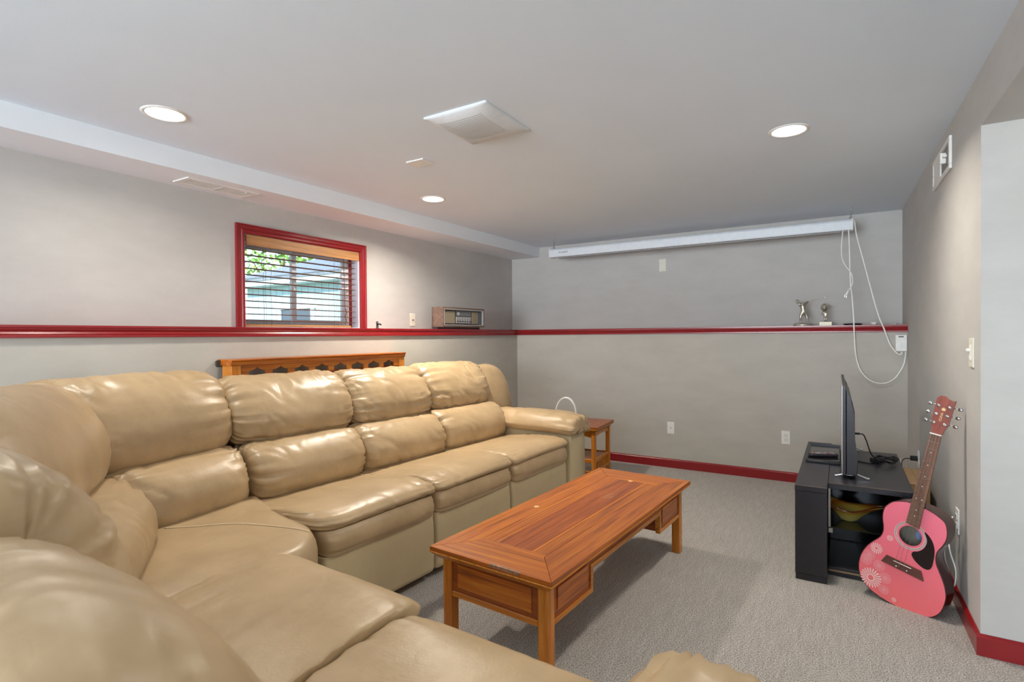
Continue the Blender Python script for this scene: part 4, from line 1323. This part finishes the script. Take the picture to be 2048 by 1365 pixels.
# ----------------------------------------------------- things on the back ledge
GF = empty('golfer_statuette', (-.30, 5.44, ZL1), 'pewter statuette of a golfer at full backswing on back ledge', 'statuette')
bm = B(); lathe(bm, [(0, 0), (.074, 0), (.078, .008), (.070, .022), (.058, .028), (0, .028)], 24)
bmesh.ops.scale(bm, vec=(1, .62, 1), verts=bm.verts); obj('base', bm, M['pewter'], GF, True)
k = .000255
cv = lambda x, z, y=0: ((x - 520) * k, y, .028 + (1050 - z) * k)
V_ = [cv(545, 690, 0), cv(545, 620, 0), cv(525, 520, 0), cv(500, 430, 0), cv(440, 385, -.004), cv(385, 350, -.006), cv(352, 318, -.008), cv(348, 285, -.008),
      cv(470, 720, -.006), cv(452, 870, -.012), cv(455, 985, -.006), cv(440, 1035, -.014),
      cv(615, 720, .006), cv(655, 880, .004), cv(655, 1000, .006), cv(640, 1040, -.006),
      cv(560, 405, .012), cv(640, 345, .012), cv(690, 300, .006),
      cv(430, 440, -.014), cv(520, 400, -.024), cv(690, 300, -.003)]
E_ = [(0, 1), (1, 2), (2, 3), (3, 4), (4, 5), (5, 6), (6, 7), (0, 8), (8, 9), (9, 10), (10, 11), (0, 12), (12, 13), (13, 14), (14, 15), (3, 16), (16, 17), (17, 18), (4, 19), (19, 20), (20, 21)]
R_ = [.021, .021, .023, .024, .014, .0085, .015, .014, .016, .011, .008, .008, .016, .011, .008, .008, .011, .008, .008, .011, .009, .008]
skin('golfer_body', V_, E_, R_, M['pewter'], GF, 2)
bm = B(); lathe(bm, [(0, .010), (.009, .008), (.0135, 0), (.0135, -.002), (0, -.002)], 16); box(bm, (-.026, -.009, -.002), (-.008, .009, 0), .001)
bmesh.ops.translate(bm, verts=bm.verts, vec=cv(348, 262, -.008)); obj('golf_cap', bm, M['pewter'], GF, True)
a, b = Vector(cv(675, 305, .002)), Vector(cv(1170, 175, .010))
bm = B(); tube(bm, [a - (b - a) * .12, a, b], [.003, .0026, .0016], 6); box(bm, b - Vector((.002, .002, .008)), b + Vector((.006, .002, .001)), .0005); obj('golf_club', bm, M['pewter_base'], GF)

BH = empty('bobblehead_figurine', (-.125, 5.44, ZL1), 'pewter big-headed figurine on a block base on back ledge', 'figurine')
bm = B(); box(bm, (-.048, -.032, 0), (.048, .032, .035), .002); obj('base', bm, M['pewter_base'], BH)
cb = lambda x, z, y=0: ((x - 1375) * k, y, .035 + (1010 - z) * k)
V_ = [cb(1375, 830), cb(1375, 760), cb(1370, 690), cb(1365, 660), cb(1350, 870), cb(1348, 940), cb(1345, 995, -.008), cb(1400, 870), cb(1398, 940), cb(1395, 995, -.008),
      cb(1310, 690), cb(1270, 745, -.006), cb(1255, 735, -.016), cb(1430, 700), cb(1440, 760, -.004), cb(1410, 795, -.018)]
E_ = [(0, 1), (1, 2), (2, 3), (0, 4), (4, 5), (5, 6), (0, 7), (7, 8), (8, 9), (2, 10), (10, 11), (11, 12), (2, 13), (13, 14), (14, 15)]
R_ = [.015, .016, .017, .009, .009, .007, .009, .009, .007, .009, .009, .008, .007, .009, .008, .008]
skin('figurine_body', V_, E_, R_, M['pewter'], BH, 2)
bm = B()
bmesh.ops.create_uvsphere(bm, u_segments=28, v_segments=20, radius=.031)
for v in bm.verts:
    if v.co.y < 0 and -.012 < v.co.z < .008: v.co.y -= .0015
    if abs(v.co.x) < .006 and v.co.y < 0 and -.010 < v.co.z < .004: v.co.y -= .006
    if v.co.z < -.01: v.co.x *= .88
bmesh.ops.scale(bm, vec=(.92, .95, 1.15), verts=bm.verts)
bmesh.ops.translate(bm, verts=bm.verts, vec=cb(1345, 530))
hd = obj('figurine_head', bm, M['pewter'], BH, True)
hc = Vector(cb(1345, 530))
bm = B()
for sx in (-1, 1):
    tube(bm, [hc + Vector((sx * .027, 0, .006)), hc + Vector((sx * .031, 0, 0)), hc + Vector((sx * .027, 0, -.008))], .004, 6)
obj('ears', bm, M['pewter'], hd, True)
bm = B(); lathe(bm, [(0, .036), (.015, .033), (.026, .02), (.029, .006), (.029, .002), (0, .002)], 24); box(bm, (-.02, -.044, .002), (.02, -.02, .006), .002)
bmesh.ops.translate(bm, verts=bm.verts, vec=hc + Vector((0, 0, .002))); obj('figurine_cap', bm, M['pewter'], hd, True)
bm = B()
for sx in (-1, 1):
    bmesh.ops.create_uvsphere(bm, u_segments=8, v_segments=6, radius=.0035, matrix=Matrix.Translation(hc + Vector((sx * .010, -.029, -.004))))
box(bm, hc + Vector((-.009, -.030, -.021)), hc + Vector((.009, -.026, -.018)), .001)
obj('eyes_and_mouth', bm, M['slot'], hd, True)

bm = B(); lathe(bm, [(0, 0), (.05, 0), (.068, .006), (.072, .012), (.06, .017), (.02, .02), (0, .02)], 28)
o = set_props(obj('black_dish', bm, M['black_gloss'], None, True), 'flat black oval dish on the back red ledge', 'dish'); o.location = (.075, 5.44, ZL1); o.scale = (1, .8, 1)
bm = B(); lathe(bm, [(0, 0), (.018, 0), (.027, .024), (.025, .024), (.017, .003), (0, .003)], 24)
o = set_props(obj('white_cup', bm, M['white'], None, True), 'small white tapered cup on the back red ledge', 'cup'); o.location = (.225, 5.42, ZL1)
bm = B(); tube(bm, [(-.055, 0, .004), (.03, .002, .004), (.038, .0, .007), (.06, -.002, .010)], [.003, .003, .004, .005], 8)
o = set_props(obj('clear_stylus', bm, M['silver'], None, True), 'thin pale rod lying on the back ledge near right wall', 'rod'); o.location = (.33, 5.40, ZL1)

# --------------------------------------------------------------- media stand
MS = empty('media_stand', (.05, 3.85, 0), 'black laminate media stand with glass shelf standing by the right wall', 'media stand')
tz = .50
fx0, fx1 = -.216, -.067
pb = lambda name, lo, hi, m='black', bev=.0015, lab=None: obj(name, box(B(), lo, hi, bev), M[m], MS, world=True, label=lab)
pb('front_unit_top', (fx0, 3.197, tz - .028), (fx1, 4.525, tz))
pb('front_unit_end', (fx0 + .001, 3.199, .034), (fx1 - .001, 3.217, tz - .0285))
pb('front_unit_end', (fx0 + .001, 4.505, .034), (fx1 - .001, 4.523, tz - .0285))
pb('front_door', (fx0, 3.218, .034), (fx0 + .016, 3.858, tz - .03))
pb('front_door', (fx0, 3.862, .034), (fx0 + .016, 4.504, tz - .03))
pb('plinth', (fx0 + .003, 3.203, 0), (fx1 - .003, 4.519, .033), 'black')
bx1, by0, by1 = .305, 3.325, 4.345
pb('body_top', (fx1 + .001, by0, tz - .03), (bx1, by1, tz - .001))
pb('divider_panel', (fx1 - .018, 3.218, .034), (fx1 - .002, 4.504, tz - .03))
pb('back_panel', (bx1 - .018, by0 + .01, .03), (bx1, by1 - .01, tz - .031))
pb('body_floor', (fx1 + .001, by0 + .012, .03), (bx1 - .019, by1 - .01, .048))
pb('body_plinth', (fx1 + .001, by0 + .02, 0), (bx1 - .02, by1 - .02, .029))
pb('plinth_edge', (fx1 + .001, by0 + .008, .026), (bx1 - .02, by0 + .012, .034), 'tan_edge', 0, 'worn pale strip')
pb('inner_partition', (fx1 + .001, 3.80, .049), (bx1 - .019, 3.815, tz - .031), 'black_gloss')
pb('glass_shelf', (fx1 + .002, by0 + .02, .252), (bx1 - .02, 3.798, .260), 'black_gloss', .001, 'dark glass shelf')
pb('shelf_bracket', (fx1 + .001, by0 + .03, .224), (fx1 + .022, by0 + .06, .2515), 'steel', .001)
pb('shelf_post', (fx1 + .001, by0 + .012, .26), (fx1 + .012, by0 + .022, tz - .031), 'steel', .001)
for o_ in ((fx0, 3.1965, tz - .0005, fx1, 3.1985, tz + .0003), (fx1 + .001, by0 - .0005, tz - .0012, bx1, by0 + .0015, tz - .0004)):
    pb('edge_strip', o_[:3], o_[3:], 'tan_edge', 0, 'thin worn edge strip')

# art-glass bowl on the glass shelf
BW = empty('glass_bowl', (.03, 3.51, .2601), 'amber art glass bowl with drawn-out lip on the media stand shelf', 'bowl', math.radians(8))


def bowl():
    bm = B(); N = 48
    prof = [(0.0, 0.0), (.03, .0), (.04, .006), (.06, .03), (.085, .055), (.115, .075), (.135, .086), (.137, .092), (.128, .094), (.1, .078), (.07, .055), (.04, .03), (0, .02)]
    rr = []
    for r, z in prof:
        if r == 0: rr.append([bm.verts.new((0, 0, z))]); continue
        ring = []
        for i in range(N):
            a = 2 * PI * i / N
            fx = 1 + .32 * max(0, math.cos(a)) ** 3 * (r / .137) ** 2 + .12 * max(0, -math.cos(a)) ** 2
            dz = (.022 * math.cos(2 * a + .5) - .018 * max(0, math.cos(a)) ** 6 + .02 * max(0, -math.cos(a))) * (r / .137) ** 2
            ring.append(bm.verts.new((r * fx * math.cos(a), r * .72 * math.sin(a), z + dz)))
        rr.append(ring)
    for a, b in zip(rr, rr[1:]):
        for i in range(N):
            j = (i + 1) % N
            if len(a) == 1: bm.faces.new((a[0], b[i], b[j]))
            elif len(b) == 1: bm.faces.new((a[i], a[j], b[0]))
            else: bm.faces.new((a[i], a[j], b[j], b[i]))
    rim = [v.co.copy() for v in rr[7]]
    return bm, rim


bm, rim = bowl()
obj('bowl_body', bm, M['bowl'], BW, True)
bm = B(); tube(bm, [p + Vector((0, 0, .001)) for p in rim], .0045, 8, True); obj('rim', bm, M['amber_rim'], BW, True, label='dark amber rim')

# television seen end-on, its feet on the stand
TV = empty('flat_television', (.03, 3.92, tz), 'thin black television seen edge-on standing on the media stand', 'television', math.radians(.5))
y0, y1 = -.475, .475
z0, z1 = .022, .512
T_ = lambda name, lo, hi, m, bev=.002, par=None: obj(name, box(B(), lo, hi, bev), M[m], par or TV)
T_('bezel', (-.036, y0, z0), (-.018, y1, z1), 'black')
bm = B(); box(bm, (-.0368, y0 + .012, z0 + .02), (-.0355, y1 - .012, z1 - .012)); obj('screen', bm, M['black_gloss'], TV)
bm = B(); box(bm, (-.0375, y0 - .001, z0 - .001), (-.034, y1 + .001, z1 + .001), .001); obj('front_trim', bm, M['silver'], TV)
bm = B(); prism(bm, [(-.018, z0 + .003), (.034, z0 + .003), (.036, z0 + .10), (.024, z0 + .20), (.022, z0 + .35), (.012, z0 + .40), (-.002, z0 + .425), (-.010, z0 + .455), (-.018, z0 + .475)], 'y', y0 + .004, y1 - .004)
bmesh.ops.bevel(bm, geom=[e for e in bm.edges if abs(e.verts[0].co.y - e.verts[1].co.y) < 1e-6], offset=.004, segments=1, affect='EDGES')
bk = obj('rear_housing', bm, M['black'], TV)
for i in range(12):
    bm = B(); box(bm, (.0215, -.3, z0 + .215 + i * .010), (.0265, .3, z0 + .220 + i * .010)); obj('vent_rib', bm, M['black_gloss'], bk)
for yy in (-.43, .43):
    bm = B()
    tube(bm, spline([(-.072, yy, .0066), (-.045, yy, .014), (-.012, yy, .030), (.004, yy, .034), (.025, yy, .026), (.07, yy, .010), (.092, yy, .0066)], 6), .0062, 8)
    bmesh.ops.scale(bm, vec=(1, 1, 1), verts=bm.verts)
    ft = obj('foot', bm, M['chrome'], TV, True)
    bm = B(); box(bm, (-.02, yy - .014, .012), (.02, yy + .014, .04), .006, 2); obj('foot_bracket', bm, M['chrome'], ft)
bm = B(); tube(bm, [(.022, -.34, .235), (.05, -.34, .235)], .006, 8); obj('power_jack', bm, M['black_cable'], TV)

# receiver box, remote, adapter and cables on the stand
bm = B(); box(bm, (-.195, 3.80, tz), (-.012, 4.32, tz + .018), .004, 2)
o = obj('media_box', bm, M['black_gloss'], None); origin_to(o, (-.1, 4.06, tz))
bm = B()
for lo, hi in [((-.093, -.258, .018), (.086, -.25, .0215)), ((-.093, .25, .018), (.086, .258, .03)), ((-.093, -.25, .018), (-.087, .25, .0215)), ((.08, -.25, .018), (.086, .25, .0215))]:
    box(bm, lo, hi)
obj('raised_rim', bm, M['black'], o)
set_props(o, 'flat black media box with raised rim lying on the stand before television', 'media box')
KEY_RED = plain('red_key', (170, 60, 50), .5)
RC = empty('remote_control', (-.105, 3.93, tz + .0185), 'black remote control lying across the flat media box', 'remote', math.radians(25))
bm = B(); box(bm, (-.085, -.022, 0), (.085, .022, .02), .008, 3); obj('remote_body', bm, M['black'], RC, True)
for i in range(8):
    for j in range(3):
        if (i + j) % 7 == 6: continue
        bm = B(); box(bm, (-.066 + i * .017, -.0155 + j * .0125, .0195), (-.057 + i * .017, -.0085 + j * .0125, .0225), .001)
        obj('key', bm, M['silver'] if (i * 3 + j) % 5 else KEY_RED, RC)
AD = empty('power_adapter', (.185, 4.02, tz), 'black power adapter with a bundled cable on the stand behind television', 'adapter', math.radians(60))
bm = B(); box(bm, (-.05, -.022, 0), (.05, .022, .028), .006, 2); obj('adapter_body', bm, M['black'], AD)
bm = B()
pts = []
for i in range(40):
    a = i * .62
    pts.append((.0 + .075 * math.cos(a) + .012 * math.sin(i), -.05 + .05 * math.sin(a), .006 + .02 * abs(math.sin(i * .9)) + i * .0004))
tube(bm, spline(pts, 4), .0032, 6); obj('cable_bundle', bm, M['black_cable'], AD, True)
bm = B(); tube(bm, spline([(.0845, 3.58, .735), (.10, 3.58, .73), (.115, 3.62, .69), (.14, 3.74, .60), (.175, 3.9, .535), (.19, 3.92, .512), (.2, 3.935, .508)], 8), .0032, 8)
o = obj('television_power_cable', bm, M['black_cable'], None, True); origin_to(o, (.14, 3.7, .6))
set_props(o, 'black power cable arching from the television back down to the adapter', 'cable')
bm = B(); tube(bm, spline([(.05, 3.98, tz + .004), (.09, 3.95, tz + .004), (.14, 3.93, tz + .004), (.17, 3.96, tz + .006)], 8), .0032, 8)
o = obj('loose_cable', bm, M['black_cable'], None, True); origin_to(o, (.1, 3.95, tz))
set_props(o, 'short black cable lying flat on the stand under the television back', 'cable')

CX = empty('cardboard_box', (.372, 4.05, 0), 'brown cardboard box squeezed between media stand and right wall', 'box')
bm = B(); box(bm, (-.045, -.2, 0), (.055, .25, .42), .003); obj('box_body', bm, M['cardboard'], CX)
bm = B(); box(bm, (-.045, -.2, .4205), (.001, .25, .423)); obj('flap', bm, M['cardboard'], CX)
bm = B(); box(bm, (.003, -.2, .4205), (.055, .25, .423)); obj('flap', bm, M['cardboard'], CX)

# -------------------------------------------------------------------- guitar
GU = Vector((-.191, .024, -.981)).normalized(); GW = Vector((.895, -.406, -.184)); GW = (GW - GU * GW.dot(GU)).normalized(); GN = GU.cross(GW)
GS = 0.995
gm = Matrix(((GU.x * GS, GW.x * GS, GN.x * GS, .3654), (GU.y * GS, GW.y * GS, GN.y * GS, 3.1029), (GU.z * GS, GW.z * GS, GN.z * GS, .8341), (0, 0, 0, 1)))
GT = empty('acoustic_guitar', None, 'pink acoustic guitar with daisy print leaning on the right wall', 'guitar', matrix=gm)
OUT = [(0.349, -0.036), (0.356, -0.063), (0.37, -0.093), (0.389, -0.111), (0.415, -0.125), (0.447, -0.127), (0.476, -0.122), (0.507, -0.112), (0.536, -0.109), (0.567, -0.117), (0.607, -0.144), (0.644, -0.163), (0.687, -0.175), (0.735, -0.176), (0.772, -0.167), (0.800, -0.15), (0.824, -0.124), (0.840, -0.091), (0.849, -0.046), (0.853, 0.007), (0.851, 0.069), (0.844, 0.107), (0.830, 0.136), (0.811, 0.158), (0.780, 0.175), (0.742, 0.181), (0.702, 0.18), (0.666, 0.169), (0.636, 0.154), (0.604, 0.134), (0.579, 0.119), (0.55, 0.111), (0.52, 0.111), (0.49, 0.122), (0.463, 0.129), (0.438, 0.13), (0.408, 0.124), (0.381, 0.111), (0.365, 0.085), (0.355, 0.056), (0.350, 0.027)]
OUTS = [(p.x, p.y) for p in spline([(a, b, 0) for a, b in OUT], 4, True)]
HC, HR = (.500, .0), .046
circ = lambda r, n=48, c=HC: [(c[0] + r * math.cos(2 * PI * i / n), c[1] + r * math.sin(2 * PI * i / n)) for i in range(n)]


def ring_fill(bm, outer, inner, n0, n1):
    """flat plate with a hole between heights n0 and n1 (fronts face -normal offsets n)"""
    for nn in (n0, n1):
        vo = [bm.verts.new((a, b, nn)) for a, b in outer]; vi = [bm.verts.new((a, b, nn)) for a, b in inner]
        eds = [bm.edges.new((vo[i], vo[(i + 1) % len(vo)])) for i in range(len(vo))] + [bm.edges.new((vi[i], vi[(i + 1) % len(vi)])) for i in range(len(vi))]
        bmesh.ops.triangle_fill(bm, use_beauty=True, use_dissolve=False, edges=eds)
        if nn == n0: a0 = (vo, vi)
    for A, Bv in ((a0[0], vo), (a0[1], vi)):
        for i in range(len(A)):
            j = (i + 1) % len(A)
            bm.faces.new((A[i], A[j], Bv[j], Bv[i]))
    return bm


# local z (normal) : + is towards the viewer
obj('soundboard', ring_fill(B(), OUTS, circ(HR), -.003, 0.0), M['pink'], GT, label='pink lacquered soundboard')
bm = B()
v0 = [bm.verts.new((a, b, -.0031)) for a, b in OUTS]; v1 = [bm.verts.new((a, b, -.102)) for a, b in OUTS]
n = len(OUTS)
for i in range(n):
    bm.faces.new((v0[i], v0[(i + 1) % n], v1[(i + 1) % n], v1[i]))
obj('body_sides', bm, M['mahog'], GT, True, label='dark mahogany sides')
bm = B(); prism(bm, OUTS, 'z', -.106, -.1021); obj('back_board', bm, M['mahog'], GT)
bm = B(); prism(bm, [(HC[0] + .1 * math.cos(t), .09 * math.sin(t)) for t in np.linspace(0, 2 * PI, 24)[:-1]], 'z', -.1018, -.100); obj('inner_lining', bm, M['spruce'], GT)
bm = B(); prism(bm, [(.512 + .022 * math.cos(t), .012 + .022 * math.sin(t)) for t in np.linspace(0, 2 * PI, 24)[:-1]], 'z', -.0998, -.0992); obj('paper_label', bm, plain('pale_blue_label', (150, 166, 214), .7), GT)
bm = B()
tube(bm, [(a, b, -.0012) for a, b in OUTS], .0022, 6, True); obj('edge_binding', bm, plain('binding', (86, 34, 34), .3), GT, True)


def flat_ring(r0, r1, m, name, z=.0006):
    return obj(name, ring_fill(B(), circ(r1), circ(r0), 0.0001, z), m, GT)


flat_ring(.055, .066, M['ring_white'], 'rosette_ring')
flat_ring(.0582, .0598, M['ring_dark'], 'rosette_ring', .0009)
flat_ring(.0624, .0636, M['ring_dark'], 'rosette_ring', .0009)
PG = [(.456, .049), (.466, .068), (.489, .088), (.522, .101), (.567, .106), (.602, .105), (.618, .095), (.620, .076), (.610, .051), (.595, .031), (.580, .022), (.5655, .026), (.556, .042), (.537, .058), (.51, .066), (.486, .064), (.470, .056)]
PG = [(p.x, p.y) for p in spline([(a, b, 0) for a, b in PG], 3, True)]
bm = B(); prism(bm, PG, 'z', .0002, .0022); obj('pickguard', bm, M['pick'], GT, label='dark teardrop pickguard')
# neck, fretboard, frets
nw = lambda u: .0215 + (.0275 - .0215) * u / .445
bm = B()
secs = []
for u, dep in ((-.004, .020), (.1, .022), (.25, .024), (.315, .03), (.345, .06), (.352, .075)):
    w_ = nw(max(u, 0))
    secs.append([bm.verts.new((u, w_ * math.cos(t), .004 - dep * math.sin(t))) for t in np.linspace(0, PI, 11)])
for a, b in zip(secs, secs[1:]):
    for i in range(10):
        bm.faces.new((a[i], a[i + 1], b[i + 1], b[i]))
    bm.faces.new((a[0], b[0], b[-1], a[-1]))
bm.faces.new(secs[0]); bm.faces.new(secs[-1])
obj('neck', bm, M['mahog'], GT, True)
bm = B(); prism(bm, [(0.002, -nw(0)), (.445, -nw(.445)), (.452, nw(.445)), (0.002, nw(0))], 'z', .0042, .0095); obj('fretboard', bm, M['fret'], GT)
fme = None
fr_u = [.65 * (1 - 2 ** (-k / 12)) for k in range(1, 20)]
for u in fr_u:
    w_ = nw(u)
    bm = B(); box(bm, (u - .001, -w_, .0094), (u + .001, w_, .0108)); obj('fret', bm, M['steel'], GT)
for kf, offs in ((3, (0,)), (5, (0,)), (7, (0,)), (9, (0,)), (12, (-.011, .011)), (15, (0,)), (17, (0,))):
    u = (fr_u[kf - 2] + fr_u[kf - 1]) / 2
    for q in offs:
        bm = B(); prism(bm, [(u + .0026 * math.cos(t), q + .0026 * math.sin(t)) for t in np.linspace(0, 2 * PI, 13)[:-1]], 'z', .0094, .0099); obj('inlay_dot', bm, M['bone'], GT)
bm = B(); box(bm, (-.003, -.0225, .004), (.002, .0225, .0125), .0008); obj('nut', bm, M['bone'], GT)
HS = [(-.003, -.0215), (-.022, -.022), (-.045, -.030), (-.09, -.0335), (-.135, -.0345), (-.165, -.0345), (-.178, -.024), (-.178, -.008), (-.168, .008), (-.163, .022), (-.166, .0355), (-.135, .034), (-.09, .034), (-.045, .032), (-.022, .0235), (-.003, .0215)]
bm = B(); prism(bm, HS, 'z', -.012, .0035)
for v in bm.verts: v.co.z -= max(0, -v.co.x - .003) * .10
hdst = obj('headstock', bm, M['head'], GT, label='reddish brown headstock')
tz_ = lambda u: .0035 - max(0, -u - .003) * .10
for s in (-1, 1):
    for u in (-.052, -.092, -.132):
        bm = B(); z_ = tz_(u)
        lathe(bm, [(.0038, z_ + .001), (.0074, z_ + .001), (.0074, z_ + .004), (.0045, z_ + .0055), (.0032, z_ + .0055), (.0032, z_ + .009), (0, z_ + .009)], 14, (u, s * .021))
        tp = obj('tuning_post', bm, M['chrome'], GT, True)
        bm = B(); tube(bm, [(u, s * .030, z_ - .017), (u, s * .048, z_ - .017)], .0022, 6)
        lathe(bm, [(0, -.0085), (.006, -.0075), (.0085, 0), (.006, .0075), (0, .0085)], 12)
        bmesh.ops.translate(bm, verts=[v for v in bm.verts if abs(v.co.y) < .02], vec=(0, 0, 0))
        for v in bm.verts:
            if abs(v.co.x) < .012 and abs(v.co.y) < .012:
                x_, y_, zz = v.co
                v.co = (u + x_, s * .057 + zz * 1.15, z_ - .017 + y_ * .55)
        obj('tuning_key', bm, M['chrome'], GT, True)
# logo on the headstock
bm = B()
star = []
for i in range(12):
    a = 2 * PI * i / 12; r = .011 if i % 2 == 0 else .0055
    star.append((-.118 + r * math.cos(a), .001 + r * math.sin(a)))
prism(bm, star, 'z', .0, .0006)
for v in bm.verts: v.co.z += tz_(-.118)
obj('logo_emblem', bm, M['gold'], GT)
text_obj('logo_lettering', 'CUNA', .014, M['gold'], GT, Matrix.Translation((-.083, 0, tz_(-.083) + .0004)) @ Matrix.Rotation(math.radians(-5.7), 4, 'Y') @ Matrix.Rotation(PI, 4, 'Z'), .0003)
# bridge, saddle, pins, strings
bm = B(); prism(bm, [(.634, -.070), (.636, .072), (.677, .091), (.673, -.086)], 'z', .0003, .008); obj('bridge', bm, M['bridge'], GT)
bm = B(); box(bm, (.643, -.038, .008), (.646, .037, .0105), .0005); obj('saddle', bm, M['bone'], GT)
for q in (-.022, .022):
    bm = B(); lathe(bm, [(0, .0115), (.0025, .0108), (.0032, .0085), (.0032, .008), (0, .008)], 10, (.664, q)); obj('bridge_pin', bm, M['bone'], GT, True)
for q in (-.4, -.15, .12):
    bm = B(); tube(bm, [(.0, q * .04, .0125), (.6445, q * .07, .0112), (.662, q * .072, .0085)], .00055, 5); obj('string', bm, M['steel'], GT)
# daisy print on the pink top


def daisy(u, w, r, npet, m, name, z=.0004, core=True, rot=0.0):
    bm = B()
    for i in range(npet):
        a = 2 * PI * i / npet + rot
        da = PI / npet * .62
        pts = [(.30, -da * .6), (.7, -da * .95), (.93, -da * .7), (1.0, 0), (.93, da * .7), (.7, da * .95), (.30, da * .6)]
        bm.faces.new([bm.verts.new((u + r * k_ * math.cos(a + d_), w + r * k_ * math.sin(a + d_), z)) for k_, d_ in pts])
    if core:
        bm.faces.new([bm.verts.new((u + .36 * r * math.cos(t), w + .36 * r * math.sin(t), z + .00015)) for t in np.linspace(0, 2 * PI, 25)[:-1]])
    o = obj(name, bm, m, GT)
    bm = B(); bm.faces.new([bm.verts.new((u + .26 * r * math.cos(t), w + .26 * r * math.sin(t), z + .0003)) for t in np.linspace(0, 2 * PI, 25)[:-1]])
    obj('daisy_centre', bm, M['pink'] if m is M['petal'] else M['petal_faint'], o)
    return o


# the small ghost flowers first, the pale ones over them
for i, (u, w_) in enumerate([(.672, -.140), (.703, -.090), (.748, -.055), (.805, -.049), (.700, -.148)]):
    daisy(u, w_, .028 if i != 3 else .024, 16, M['petal_faint'], 'faint_daisy', .0003 + .00005 * i, rot=i * .7)
daisy(.550, -.075, .0145, 10, M['petal'], 'daisy', .0006)
daisy(.626, -.118, .0275, 15, M['petal'], 'daisy', .0007, rot=.2)
daisy(.778, -.112, .048, 21, M['petal'], 'daisy', .0008, rot=.1)
daisy(.828, .0, .0105, 9, M['petal'], 'daisy', .0006)
